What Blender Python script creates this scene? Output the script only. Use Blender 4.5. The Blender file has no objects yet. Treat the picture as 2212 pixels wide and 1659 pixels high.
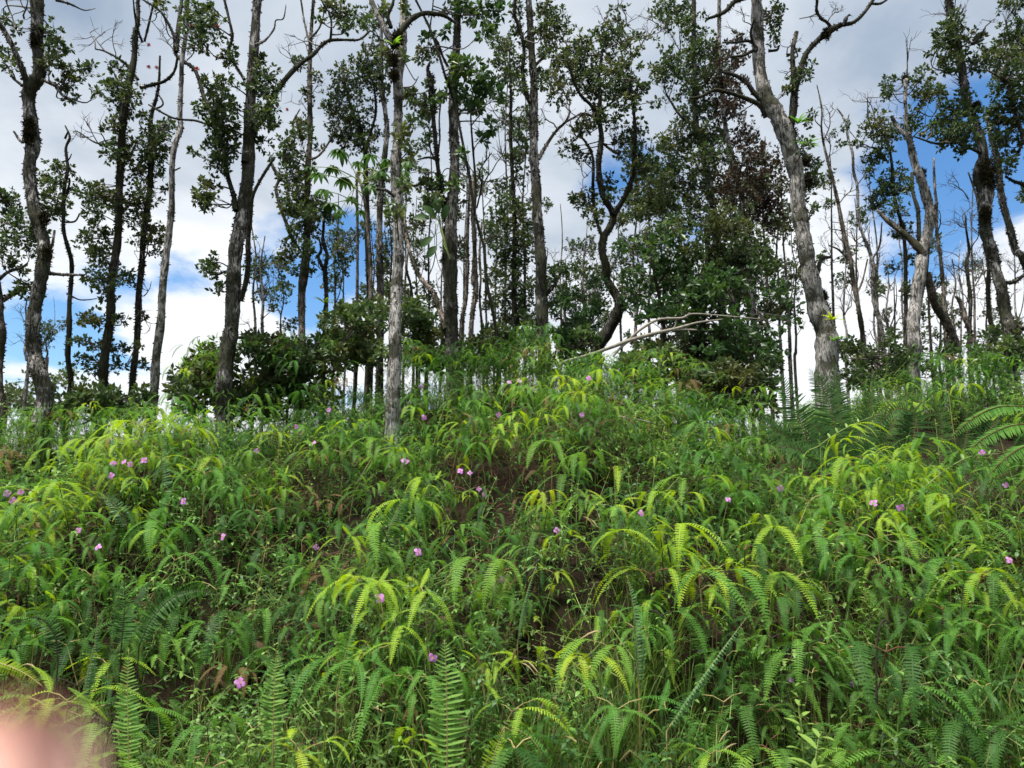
import bpy, math, random
import numpy as np
from mathutils import Vector, Matrix, Euler

R = math.radians
rng = np.random.default_rng(7)
random.seed(7)
SC = bpy.context.scene
COL = SC.collection

# ------------------------------------------------------------------ camera
PITCH = R(9.0)
CAMZ = 1.6
FPX = 1534.0            # focal length in units of a 2212 x 1659 picture
cam = bpy.data.cameras.new('camera')
cam.sensor_width = 36.0
cam.lens = 36.0 * FPX / 2212.0
cam.clip_start = 0.004
cam.clip_end = 2000.0
cam.dof.use_dof = True
cam.dof.focus_distance = 4.8
cam.dof.aperture_fstop = 5.2
cam_o = bpy.data.objects.new('camera', cam)
COL.objects.link(cam_o)
cam_o.location = (0, 0, CAMZ)
cam_o.rotation_euler = (R(90) + PITCH, 0, 0)
SC.camera = cam_o

# ------------------------------------------------------------------ light
SUN_EL, SUN_AZ = R(73), R(228)      # azimuth clockwise from +Y (north = view direction)
SKY_STRENGTH = 0.1
CLOUD_GAIN = 0.86
SC.view_settings.view_transform = 'Standard'
SC.view_settings.look = 'None'
SC.view_settings.exposure = 1.1
SC.view_settings.gamma = 1.0
SC.view_settings.use_curve_mapping = False
SC.cycles.max_bounces = 4
SC.cycles.diffuse_bounces = 2
SC.cycles.glossy_bounces = 2
SC.cycles.transmission_bounces = 3
SC.cycles.transparent_max_bounces = 4
SC.cycles.use_denoising = True
SC.cycles.use_adaptive_sampling = True
SC.cycles.adaptive_threshold = 0.02

sun = bpy.data.lights.new('sun', 'SUN')
sun.energy = 4.6
sun.angle = R(12)
sun.color = (1.0, 0.955, 0.88)
sun_o = bpy.data.objects.new('sun', sun)
COL.objects.link(sun_o)
sd = Vector((math.sin(SUN_AZ) * math.cos(SUN_EL), math.cos(SUN_AZ) * math.cos(SUN_EL), math.sin(SUN_EL)))
sun_o.rotation_euler = (-sd).to_track_quat('-Z', 'Y').to_euler()
sun_o.location = (0, 0, 30)


def ray(u, v):
    xn = (u - 1106.0) / FPX
    yn = (829.5 - v) / FPX
    return np.array([xn, math.cos(PITCH) - yn * math.sin(PITCH), math.sin(PITCH) + yn * math.cos(PITCH)])


def at(u, v, D):
    d = ray(u, v)
    return np.array([0, 0, CAMZ]) + d * (D / d[1])


class NT:
    """small helper round a node tree"""
    def __init__(self, tree):
        self.t = tree
        self.n = tree.nodes
        self.n.clear()

    def add(self, typ, **kw):
        nd = self.n.new(typ)
        ins = kw.pop('ins', {})
        for k, v in kw.items():
            setattr(nd, k, v)
        for k, v in ins.items():
            if isinstance(v, bpy.types.NodeSocket):
                self.t.links.new(v, nd.inputs[k])
            else:
                nd.inputs[k].default_value = v
        return nd

    def link(self, a, b):
        self.t.links.new(a, b)

    def math(self, op, a, b=0.0, c=0.0, clamp=False):
        nd = self.add('ShaderNodeMath', operation=op, use_clamp=clamp)
        for i, x in enumerate((a, b, c)):
            if isinstance(x, bpy.types.NodeSocket):
                self.link(x, nd.inputs[i])
            else:
                nd.inputs[i].default_value = x
        return nd.outputs[0]

    def mix(self, f, a, b):
        nd = self.add('ShaderNodeMix', data_type='RGBA')
        for i, x in ((0, f), (6, a), (7, b)):
            if isinstance(x, bpy.types.NodeSocket):
                self.link(x, nd.inputs[i])
            else:
                nd.inputs[i].default_value = (x if i == 0 else (*x, 1.0)[:4])
        return nd.outputs[2]

    def ramp(self, f, stops):
        nd = self.add('ShaderNodeValToRGB')
        el = nd.color_ramp.elements
        while len(el) < len(stops):
            el.new(0.5)
        for e, (p, c) in zip(el, stops):
            e.position = p
            e.color = (*c, 1.0) if len(c) == 3 else c
        self.link(f, nd.inputs[0])
        return nd.outputs[0]

    def noise(self, vec, scale, detail=4.0, rough=0.55, dist=0.0):
        nd = self.add('ShaderNodeTexNoise')
        if vec is not None:
            self.link(vec, nd.inputs['Vector'])
        nd.inputs['Scale'].default_value = scale
        nd.inputs['Detail'].default_value = detail
        nd.inputs['Roughness'].default_value = rough
        nd.inputs['Distortion'].default_value = dist
        return nd.outputs[0]


# ------------------------------------------------------------------ world: blue sky behind broken bright cloud
world = bpy.data.worlds.new('World')
SC.world = world
world.use_nodes = True
w = NT(world.node_tree)
tc = w.add('ShaderNodeTexCoord')
dirv = w.add('ShaderNodeVectorMath', operation='NORMALIZE', ins={0: tc.outputs['Generated']}).outputs[0]
sky = w.add('ShaderNodeTexSky', sky_type='NISHITA', sun_disc=False)
sky.sun_elevation = SUN_EL
sky.sun_rotation = SUN_AZ
sky.altitude = 300
sky.air_density = 1.0
sky.dust_density = 0.4
sky.ozone_density = 2.0
sep = w.add('ShaderNodeSeparateXYZ', ins={0: dirv})
zc = w.math('MAXIMUM', sep.outputs[2], 0.0)
den = w.math('ADD', zc, 0.22)
cx = w.math('DIVIDE', sep.outputs[0], den)
cy = w.math('DIVIDE', sep.outputs[1], den)
cvec = w.add('ShaderNodeCombineXYZ', ins={0: cx, 1: cy, 2: 0.37}).outputs[0]
n1 = w.noise(cvec, 1.9, 8.0, 0.56, 0.25)
n2 = w.noise(cvec, 0.8, 4.0, 0.5, 0.0)
cover = w.math('ADD', w.math('MULTIPLY', n1, 0.62), w.math('MULTIPLY', n2, 0.38))
# where the cloud is thin and the blue comes through (directions in the sky)
HOLES = [(2000, 380, 0.984, 0.22), (2212, 330, 0.985, 0.13), (1770, 390, 0.990, 0.13), (680, 545, 0.990, 0.20), (110, 770, 0.992, 0.15), (430, 570, 0.996, 0.12),
         (1430, 450, 0.990, 0.15), (50, 690, 0.995, 0.10), (250, 650, 0.996, 0.08)]
hole = None
for (u, v, cut, amt) in HOLES:
    d = ray(u, v)
    d = d / np.linalg.norm(d)
    dt = w.add('ShaderNodeVectorMath', operation='DOT_PRODUCT', ins={0: dirv, 1: tuple(d)}).outputs['Value']
    m = w.add('ShaderNodeMapRange', interpolation_type='SMOOTHSTEP', ins={0: dt, 1: cut, 2: 1.0, 3: 0.0, 4: amt}).outputs[0]
    hole = m if hole is None else w.math('MAXIMUM', hole, m)
cover = w.math('SUBTRACT', cover, hole)
mask = w.add('ShaderNodeMapRange', interpolation_type='SMOOTHSTEP', ins={0: cover, 1: 0.335, 2: 0.435, 3: 0.0, 4: 1.0}).outputs[0]
# thick grey bellies high up, bright sunlit edges low down
elev = w.add('ShaderNodeMapRange', interpolation_type='SMOOTHSTEP', ins={0: sep.outputs[2], 1: 0.22, 2: 0.55, 3: 1.0, 4: 0.12}).outputs[0]
n3 = w.noise(cvec, 1.3, 6.0, 0.55, 0.3)
bright = w.math('ADD', elev, w.math('MULTIPLY', w.math('SUBTRACT', n3, 0.5), 2.6), clamp=True)
g = CLOUD_GAIN / SKY_STRENGTH
grey = (0.185 * g, 0.238 * g, 0.315 * g)
white = (0.57 * g, 0.59 * g, 0.61 * g)
ccol = w.mix(bright, grey, white)
hs = w.add('ShaderNodeHueSaturation', ins={'Saturation': 1.25, 'Value': 0.9, 'Color': sky.outputs[0]}).outputs[0]
scol = w.mix(mask, (0, 0, 0), ccol)
w.link(hs, scol.node.inputs[6])
bg = w.add('ShaderNodeBackground', ins={0: scol, 1: SKY_STRENGTH})
wo = w.add('ShaderNodeOutputWorld', ins={0: bg.outputs[0]})


# ------------------------------------------------------------------ mesh helpers
class MB:
    """collects vertices / faces (+ one tint value per vertex) and links them as one mesh"""
    def __init__(self):
        self.v, self.f, self.t, self.n = [], [], [], 0

    def add(self, v, f, tint=0.5):
        v = np.asarray(v, float).reshape(-1, 3)
        self.v.append(v)
        off = self.n
        self.f.extend([tuple(i + off for i in q) for q in f])
        t = np.full(len(v), tint) if np.isscalar(tint) else np.asarray(tint, float)
        self.t.append(t)
        self.n += len(v)

    def add_quads(self, v, tint):
        """v: (n,4,3) loose quads, tint (n,)"""
        n = len(v)
        if n == 0:
            return
        off = self.n
        self.v.append(v.reshape(-1, 3))
        idx = np.arange(n * 4).reshape(n, 4) + off
        self.f.extend(map(tuple, idx.tolist()))
        self.t.append(np.repeat(tint, 4))
        self.n += n * 4

    def mesh(self, name, mats, smooth=False):
        me = bpy.data.meshes.new(name)
        vv = np.concatenate(self.v) if self.v else np.zeros((0, 3))
        me.from_pydata(vv.tolist(), [], self.f)
        a = me.attributes.new('tint', 'FLOAT', 'POINT')
        a.data.foreach_set('value', np.concatenate(self.t).astype(np.float32))
        for m in (mats if isinstance(mats, (list, tuple)) else [mats]):
            me.materials.append(m)
        if smooth:
            me.polygons.foreach_set('use_smooth', np.ones(len(me.polygons), bool))
        me.update()
        return me

    def build(self, name, mats, parent=None, smooth=False):
        return link(name, self.mesh(name, mats, smooth), parent)


def link(name, data, parent=None, M=None):
    o = bpy.data.objects.new(name, data)
    COL.objects.link(o)
    if parent is not None:
        o.parent = parent
    if M is not None:
        o.matrix_basis = M
    return o


def tag(o, label=None, cat=None, group=None, kind=None):
    if label: o['label'] = label
    if cat: o['category'] = cat
    if group: o['group'] = group
    if kind: o['kind'] = kind
    return o


def thing(name, label, cat, loc=(0, 0, 0), group=None):
    o = bpy.data.objects.new(name, None)
    COL.objects.link(o)
    o.location = tuple(loc)
    o.empty_display_size = 0.05
    return tag(o, label, cat, group)


def norm(a):
    a = np.asarray(a, float)
    return a / (np.linalg.norm(a, axis=-1, keepdims=True) + 1e-12)


def spline(P, per=6):
    """Catmull-Rom through the rows of P (any number of columns)"""
    P = np.asarray(P, float)
    if len(P) < 3:
        t = np.linspace(0, 1, per + 1)[:, None]
        return P[0] * (1 - t) + P[-1] * t
    Q = np.vstack([2 * P[0] - P[1], P, 2 * P[-1] - P[-2]])
    out = []
    for i in range(1, len(Q) - 2):
        for k in range(per):
            t = k / per
            a, b, c, d = Q[i - 1], Q[i], Q[i + 1], Q[i + 2]
            out.append(0.5 * ((2 * b) + (-a + c) * t + (2 * a - 5 * b + 4 * c - d) * t * t + (-a + 3 * b - 3 * c + d) * t ** 3))
    out.append(P[-1])
    return np.array(out)


def tube(mb, pts, rad, seg=8, rough=0.0, tint=0.5, cap=True):
    pts = np.asarray(pts, float)
    rad = np.asarray(rad, float)
    n = len(pts)
    T = np.gradient(pts, axis=0)
    T = norm(T)
    ref = np.array([0.31, 0.9, 0.3]) if abs(T[0][1]) < 0.8 else np.array([1.0, 0, 0.2])
    B = norm(np.cross(T, ref))
    N = np.cross(B, T)
    ang = np.linspace(0, 2 * math.pi, seg, endpoint=False)
    rr = rad[:, None] * (1 + rough * rng.normal(size=(n, seg)))
    V = pts[:, None] + (B[:, None] * np.cos(ang)[None, :, None] + N[:, None] * np.sin(ang)[None, :, None]) * rr[:, :, None]
    f = []
    for i in range(n - 1):
        for j in range(seg):
            k = (j + 1) % seg
            f.append((i * seg + j, i * seg + k, (i + 1) * seg + k, (i + 1) * seg + j))
    V = V.reshape(-1, 3)
    if cap:
        f.append(tuple(range((n - 1) * seg, n * seg)))
    mb.add(V, f, tint)


# ------------------------------------------------------------------ materials
def mat(name):
    m = bpy.data.materials.new(name)
    m.use_nodes = True
    return m, NT(m.node_tree)


def leaf_mat(name, a, b, c=None, transl=0.35, rough=0.5, per='object', spec=0.35, patch=0.9):
    """leaf colour: random between a and b for each plant (or each leaf), patches towards c"""
    m, t = mat(name)
    if per == 'object':
        oi = t.add('ShaderNodeObjectInfo')
        rnd = oi.outputs['Random']
        loc = oi.outputs['Location']
    else:
        rnd = t.add('ShaderNodeAttribute', attribute_name='tint').outputs['Fac']
        loc = t.add('ShaderNodeNewGeometry').outputs['Position']
    col = t.mix(rnd, a, b)
    if c is not None:
        nz = t.noise(loc, patch, 2.0, 0.6)
        f = t.add('ShaderNodeMapRange', ins={0: nz, 1: 0.5, 2: 0.68, 3: 0.0, 4: 0.85}).outputs[0]
        col = t.mix(f, col, c)
    pb = t.add('ShaderNodeBsdfPrincipled', ins={'Base Color': col, 'Roughness': rough, 'Specular IOR Level': spec})
    tcol = t.add('ShaderNodeHueSaturation', ins={'Hue': 0.485, 'Saturation': 1.1, 'Value': 1.5, 'Color': col}).outputs[0]
    tr = t.add('ShaderNodeBsdfTranslucent', ins={'Color': tcol})
    mx = t.add('ShaderNodeMixShader', ins={0: transl, 1: pb.outputs[0], 2: tr.outputs[0]})
    t.add('ShaderNodeOutputMaterial', ins={0: mx.outputs[0]})
    return m


def plain_mat(name, a, b, scale=20.0, rough=0.75, spec=0.2, bump=0.0):
    m, t = mat(name)
    tcn = t.add('ShaderNodeTexCoord')
    nz = t.noise(tcn.outputs['Object'], scale, 4.0, 0.6)
    f = t.add('ShaderNodeMapRange', ins={0: nz, 1: 0.35, 2: 0.65, 3: 0.0, 4: 1.0}).outputs[0]
    col = t.mix(f, a, b)
    pb = t.add('ShaderNodeBsdfPrincipled', ins={'Base Color': col, 'Roughness': rough, 'Specular IOR Level': spec})
    if bump:
        bp = t.add('ShaderNodeBump', ins={'Strength': bump, 'Distance': 0.01, 'Height': nz})
        t.link(bp.outputs[0], pb.inputs['Normal'])
    t.add('ShaderNodeOutputMaterial', ins={0: pb.outputs[0]})
    return m


def bark_mat(name, pale, mid, dark, cover, sh=0.0):
    """flaking plates of pale bark, dark fissures, patches of black moss; cover = how much moss"""
    m, t = mat(name)
    tcn = t.add('ShaderNodeTexCoord')
    mp = t.add('ShaderNodeMapping', ins={0: tcn.outputs['Object'], 3: (1.0, 1.0, 0.22)}).outputs[0]
    plates = t.noise(mp, 46.0, 5.0, 0.62, 0.6)
    fine = t.noise(mp, 150.0, 3.0, 0.6)
    big = t.noise(tcn.outputs['Object'], 3.4, 5.0, 0.62, 0.4)
    h = t.math('ADD', t.math('MULTIPLY', plates, 0.75), t.math('MULTIPLY', fine, 0.25))
    col = t.ramp(h, [(0.38 + sh, dark), (0.46 + sh, mid), (0.53 + sh, pale), (0.68 + sh, tuple(min(1, x * 1.18) for x in pale))])
    sum_ = t.math('ADD', big, t.math('MULTIPLY', t.math('SUBTRACT', plates, 0.5), 0.5))
    f = t.add('ShaderNodeMapRange', interpolation_type='SMOOTHSTEP', ins={0: sum_, 1: 0.66 - cover * 0.3, 2: 0.70 - cover * 0.3, 3: 0.0, 4: 0.9}).outputs[0]
    moss = t.mix(fine, (0.012, 0.012, 0.009), (0.035, 0.038, 0.014))
    col = t.mix(f, col, moss)
    pb = t.add('ShaderNodeBsdfPrincipled', ins={'Base Color': col, 'Roughness': 0.88, 'Specular IOR Level': 0.15})
    bp = t.add('ShaderNodeBump', ins={'Strength': 1.0, 'Distance': 0.012, 'Height': h})
    t.link(bp.outputs[0], pb.inputs['Normal'])
    t.add('ShaderNodeOutputMaterial', ins={0: pb.outputs[0]})
    return m


M = {}
M['bark_pale'] = bark_mat('pale_bark', (0.37, 0.355, 0.335), (0.19, 0.18, 0.168), (0.04, 0.036, 0.032), 0.42, 0.03)
M['bark_mottled'] = bark_mat('mottled_bark', (0.42, 0.405, 0.38), (0.13, 0.12, 0.11), (0.022, 0.020, 0.018), 0.58, 0.045)
M['bark_dark'] = bark_mat('dark_bark', (0.22, 0.21, 0.195), (0.055, 0.05, 0.045), (0.014, 0.0125, 0.011), 0.70, 0.075)
M['bark_brown'] = bark_mat('brown_bark', (0.27, 0.235, 0.20), (0.11, 0.09, 0.075), (0.03, 0.025, 0.021), 0.5, 0.03)
M['twig'] = plain_mat('twig_bark', (0.035, 0.03, 0.026), (0.09, 0.078, 0.066), 30)
M['twig_pale'] = plain_mat('pale_dead_twig', (0.13, 0.115, 0.10), (0.24, 0.22, 0.20), 30)
M['dead_wood'] = plain_mat('pale_dead_wood', (0.14, 0.125, 0.10), (0.26, 0.235, 0.195), 25, bump=0.3)
M['moss'] = leaf_mat('dark_moss', (0.016, 0.014, 0.010), (0.045, 0.042, 0.018), None, 0.1, 0.9, 'leaf', 0.05)
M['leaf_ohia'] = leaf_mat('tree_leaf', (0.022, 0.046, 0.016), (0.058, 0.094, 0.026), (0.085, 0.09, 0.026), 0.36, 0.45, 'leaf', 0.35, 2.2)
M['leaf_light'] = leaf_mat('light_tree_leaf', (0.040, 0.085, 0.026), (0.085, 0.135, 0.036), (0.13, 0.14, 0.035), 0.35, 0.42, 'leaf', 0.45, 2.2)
M['leaf_brown'] = leaf_mat('withered_tree_leaf', (0.035, 0.030, 0.020), (0.085, 0.055, 0.034), (0.045, 0.06, 0.026), 0.2, 0.6, 'leaf', 0.2, 2.2)
M['leaf_broad'] = leaf_mat('broad_glossy_leaf', (0.020, 0.058, 0.018), (0.048, 0.105, 0.026), (0.075, 0.125, 0.03), 0.35, 0.42, 'leaf', 0.35, 1.6)
M['leaf_umbrella'] = leaf_mat('umbrella_leaf', (0.026, 0.075, 0.018), (0.05, 0.115, 0.025), None, 0.35, 0.5, 'object', 0.25)
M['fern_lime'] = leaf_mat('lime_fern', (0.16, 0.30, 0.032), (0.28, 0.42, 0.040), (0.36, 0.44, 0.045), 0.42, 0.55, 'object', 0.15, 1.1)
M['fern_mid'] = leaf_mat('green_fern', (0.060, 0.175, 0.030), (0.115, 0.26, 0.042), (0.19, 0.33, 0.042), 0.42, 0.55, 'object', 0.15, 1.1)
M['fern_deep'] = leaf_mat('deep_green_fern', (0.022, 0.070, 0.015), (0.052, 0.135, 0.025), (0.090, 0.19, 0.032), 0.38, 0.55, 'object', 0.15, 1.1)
M['fern_dark'] = leaf_mat('dark_big_fern', (0.026, 0.070, 0.018), (0.052, 0.115, 0.028), None, 0.25, 0.6, 'object', 0.12)
M['fern_blue'] = leaf_mat('blue_green_fern', (0.09, 0.20, 0.075), (0.14, 0.26, 0.10), None, 0.35, 0.5, 'object', 0.3)
M['fern_sword'] = leaf_mat('sword_fern_leaf', (0.13, 0.27, 0.05), (0.19, 0.34, 0.06), None, 0.4, 0.5, 'object', 0.25)
M['fern_dead'] = leaf_mat('withered_fern', (0.028, 0.024, 0.012), (0.045, 0.04, 0.018), None, 0.2, 0.7, 'object', 0.1)
M['herb'] = leaf_mat('herb_leaf', (0.080, 0.19, 0.040), (0.16, 0.31, 0.065), (0.22, 0.32, 0.065), 0.35, 0.45, 'object', 0.35, 1.4)
M['herb_deep'] = leaf_mat('dark_herb_leaf', (0.025, 0.075, 0.02), (0.06, 0.14, 0.035), (0.12, 0.16, 0.04), 0.35, 0.45, 'object', 0.35, 1.4)
M['grass'] = leaf_mat('grass_blade', (0.055, 0.125, 0.02), (0.13, 0.23, 0.04), (0.17, 0.21, 0.06), 0.4, 0.5, 'object', 0.3, 2.0)
M['straw'] = leaf_mat('dry_straw', (0.30, 0.24, 0.11), (0.48, 0.40, 0.22), None, 0.3, 0.6, 'object', 0.15)
M['litter'] = leaf_mat('dry_litter', (0.05, 0.03, 0.02), (0.13, 0.085, 0.05), None, 0.1, 0.8, 'leaf', 0.1)
M['stem_green'] = plain_mat('green_stem', (0.14, 0.21, 0.05), (0.22, 0.27, 0.09), 20)
M['stem_dark'] = plain_mat('dark_wiry_stem', (0.018, 0.014, 0.012), (0.045, 0.034, 0.028), 20)
M['stem_tan'] = plain_mat('tan_stem', (0.20, 0.17, 0.06), (0.30, 0.25, 0.10), 20)
M['stem_red'] = plain_mat('red_brown_stem', (0.10, 0.04, 0.025), (0.17, 0.08, 0.05), 20)
M['petal'] = leaf_mat('pink_petal', (0.55, 0.21, 0.60), (0.66, 0.30, 0.70), None, 0.35, 0.5, 'object', 0.2)
M['petal_pale'] = leaf_mat('pale_violet_tuft', (0.55, 0.36, 0.60), (0.66, 0.46, 0.70), None, 0.3, 0.6, 'object', 0.1)
M['stamen'] = plain_mat('yellow_stamen', (0.55, 0.42, 0.06), (0.65, 0.5, 0.1), 50)
M['red_bloom'] = plain_mat('red_blossom', (0.42, 0.05, 0.04), (0.55, 0.10, 0.07), 50)
M['bird'] = plain_mat('dark_feathers', (0.02, 0.02, 0.024), (0.05, 0.046, 0.05), 60)


def ground_mat():
    m, t = mat('dark_leaf_litter_soil')
    tcn = t.add('ShaderNodeTexCoord')
    n = t.noise(tcn.outputs['Object'], 9.0, 6.0, 0.65)
    n2 = t.noise(tcn.outputs['Object'], 60.0, 4.0, 0.7)
    c = t.ramp(n, [(0.3, (0.008, 0.006, 0.004)), (0.55, (0.02, 0.014, 0.009)), (0.75, (0.014, 0.018, 0.007))])
    c2 = t.mix(t.math('MULTIPLY', n2, 0.5), c, (0.045, 0.03, 0.018))
    pb = t.add('ShaderNodeBsdfPrincipled', ins={'Base Color': c2, 'Roughness': 0.95, 'Specular IOR Level': 0.1})
    bp = t.add('ShaderNodeBump', ins={'Strength': 0.8, 'Distance': 0.03, 'Height': n2})
    t.link(bp.outputs[0], pb.inputs['Normal'])
    t.add('ShaderNodeOutputMaterial', ins={0: pb.outputs[0]})
    return m


M['ground'] = ground_mat()
M['fern_brown'] = leaf_mat('dry_brown_fern', (0.10, 0.065, 0.03), (0.19, 0.13, 0.06), None, 0.25, 0.7, 'object', 0.05)


def skin_mat():
    m, t = mat('skin')
    tcn = t.add('ShaderNodeTexCoord')
    n = t.noise(tcn.outputs['Object'], 180.0, 3.0, 0.5)
    c = t.mix(n, (0.60, 0.33, 0.27), (0.68, 0.40, 0.33))
    pb = t.add('ShaderNodeBsdfPrincipled', ins={'Base Color': c, 'Roughness': 0.5, 'Specular IOR Level': 0.35, 'Subsurface Weight': 0.3,
                                               'Subsurface Scale': 0.004, 'Subsurface Radius': (1.0, 0.35, 0.2)})
    t.add('ShaderNodeOutputMaterial', ins={0: pb.outputs[0]})
    return m


M['skin'] = skin_mat()
M['nail'] = plain_mat('fingernail', (0.72, 0.48, 0.42), (0.76, 0.53, 0.47), 40, 0.3, 0.5)

# ------------------------------------------------------------------ ground: a road-side bank rising to a wooded crest
RIDGE_D = 6.6
SIL = [(-900, 930), (-300, 910), (0, 902), (200, 898), (330, 899), (430, 896), (520, 890), (600, 872), (700, 850), (800, 828), (900, 796), (1000, 782), (1050, 776), (1180, 779),
       (1300, 792), (1420, 806), (1500, 836), (1600, 862), (1750, 852), (1900, 832), (2000, 802), (2100, 788), (2212, 792), (2500, 800), (3100, 820)]
_r = np.array([at(u, v, RIDGE_D) for u, v in SIL])
VEG = 0.36


def ridge_z(x):
    return np.interp(x, _r[:, 0], _r[:, 2]) - VEG


_br = np.random.default_rng(3)
BUMPS = [(_br.uniform(-1, 1) * (0.8 * yy + 1), yy, _br.uniform(0.2, 0.36), _br.uniform(0.08, 0.2)) for yy in _br.uniform(2.9, 5.4, 44)]
DIPS = []   # (x, y, radius, depth), filled below


def g(x, y):
    x = np.asarray(x, float)
    y = np.asarray(y, float)
    zr = ridge_z(x)
    t = np.clip((y - 1.9) / (RIDGE_D - 1.9), 0, 1)
    z = zr * (t * (1.12 - 0.12 * t))
    back = np.clip(y - RIDGE_D, 0, None)
    z = np.where(y > RIDGE_D, zr + (0.35 - zr) * (1 - np.exp(-back / 9.0)), z)
    lump = 0.10 * np.sin(1.7 * x + 0.9 * y + 0.6) * np.sin(1.3 * y - 0.7 * x) + 0.06 * np.sin(3.9 * x + 1.3) * np.sin(3.1 * y + 2.0 * x)
    amp = np.clip((y - 1.8) / 0.8, 0, 1) * np.clip((RIDGE_D + 1.0 - y) / 1.4, 0.25, 1)
    z = z + lump * amp
    for dx, dy, dr, dd in BUMPS:
        z = z + dd * np.exp(-((x - dx) ** 2 + (y - dy) ** 2) / (dr * dr))
    for dx, dy, dr, dd in DIPS:
        z = z - dd * np.exp(-((x - dx) ** 2 + (y - dy) ** 2) / (dr * dr))
    return z


def hit(u, v, h=VEG, lo=2.0, hi=9.0):
    """where the sight line through (u, v) meets the top of the growth, h above the soil"""
    d = ray(u, v)
    ys = np.linspace(lo, hi, 400)
    s = ys / d[1]
    zz = CAMZ + d[2] * s
    k = np.nonzero(zz <= g(d[0] * s, ys) + h)[0]
    i = k[0] if len(k) else 250
    return np.array([d[0] * s[i], ys[i], zz[i]])


_d = []
for (u, v, rr, dd) in [(1060, 1010, 0.40, 0.40), (700, 1085, 0.44, 0.38), (1330, 1060, 0.36, 0.32), (1190, 1330, 0.28, 0.36), (330, 1440, 0.3, 0.22), (560, 1400, 0.3, 0.22), (120, 1000, 0.4, 0.25), (1560, 1450, 0.4, 0.2),
                       (1720, 1010, 0.4, 0.2), (960, 1150, 0.3, 0.25), (1230, 1180, 0.3, 0.26), (1600, 900, 0.5, 0.15), (130, 1400, 0.3, 0.22), (420, 1240, 0.3, 0.2), (1700, 1560, 0.3, 0.2), (1500, 1210, 0.3, 0.2), (851, 905, 0.45, 0.16)]:
    p = hit(u, v, 0.25)
    _d.append((p[0], p[1], rr, dd))
DIPS.extend(_d)


def ground_mesh():
    xs = np.concatenate([[-400, -150, -60, -30, -18], np.arange(-12, 12.01, 0.2), [18, 30, 60, 150, 400]])
    ys = np.concatenate([[-200, -60, -20, -8, -3, 0, 1], np.arange(1.6, 9.01, 0.15), [9.5, 10, 11, 12, 14, 17, 21, 27, 36, 60, 120, 400]])
    X, Y = np.meshgrid(xs, ys)
    Z = g(X, Y)
    V = np.stack([X, Y, Z], -1).reshape(-1, 3)
    nx = len(xs)
    f = [(j * nx + i, j * nx + i + 1, (j + 1) * nx + i + 1, (j + 1) * nx + i) for j in range(len(ys) - 1) for i in range(nx - 1)]
    mb = MB()
    mb.add(V, f)
    o = mb.build('ground', M['ground'], smooth=True)
    return tag(o, 'dark soil bank rising to a wooded crest', kind='structure')


ground_mesh()

# ------------------------------------------------------------------ trees
UP = np.array([0, 0, 1.0])


def leaf_quads(mb, C, A, L, per, wid=0.5, spread=1.0, tint0=None, sag=0.0):
    """rosettes of leaves: C tuft centres, A tuft axes, L leaf length, per leaves for each tuft"""
    n = len(C)
    if n == 0:
        return
    c = np.repeat(C, per, 0)
    a = np.repeat(A, per, 0)
    d = norm(a * 0.55 + spread * rng.normal(size=(n * per, 3)) * 0.75)
    d[:, 2] -= sag
    d = norm(d)
    s = norm(np.cross(d, rng.normal(size=(n * per, 3))))
    ll = (L * rng.uniform(0.65, 1.2, n * per))[:, None]
    b = c + d * ll * 0.10
    k = np.cross(d, s)
    m = b + d * ll * 0.52 + k * ll * 0.07
    Q = np.stack([b, m + s * ll * wid * 0.5, b + d * ll, m - s * ll * wid * 0.5], 1)
    tt = np.repeat(rng.uniform(0, 1, n) if tint0 is None else tint0, per) * 0.6 + rng.uniform(0, 0.4, n * per)
    mb.add_quads(Q, tt)


def grow(mb, p, d, length, r, depth, bend=0.35, kids=(2, 3), seg=4, ends=None, flat=0.5, min_r=0.0013):
    """a bare twig that forks again and again"""
    n = 5
    P = [np.array(p, float)]
    dd = norm(np.array(d, float))
    for i in range(n):
        dd = norm(dd + rng.normal(size=3) * np.array([1, flat, 1]) * bend * 0.5 + UP * 0.05)
        P.append(P[-1] + dd * length / n)
    P = np.array(P)
    tube(mb, P, np.maximum(np.linspace(r, r * 0.55, n + 1), min_r), seg, 0.04, cap=False)
    if depth <= 0:
        if ends is not None:
            ends.append((P[-1], dd))
        return
    for k in range(random.randint(*kids)):
        i = random.randint(2, n)
        nd = norm(dd + rng.normal(size=3) * np.array([1, flat, 1]) * 0.75)
        grow(mb, P[i], nd, length * random.uniform(0.5, 0.8), r * 0.58, depth - 1, bend, kids, 3 if depth < 2 else seg, ends, flat, min_r)


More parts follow.
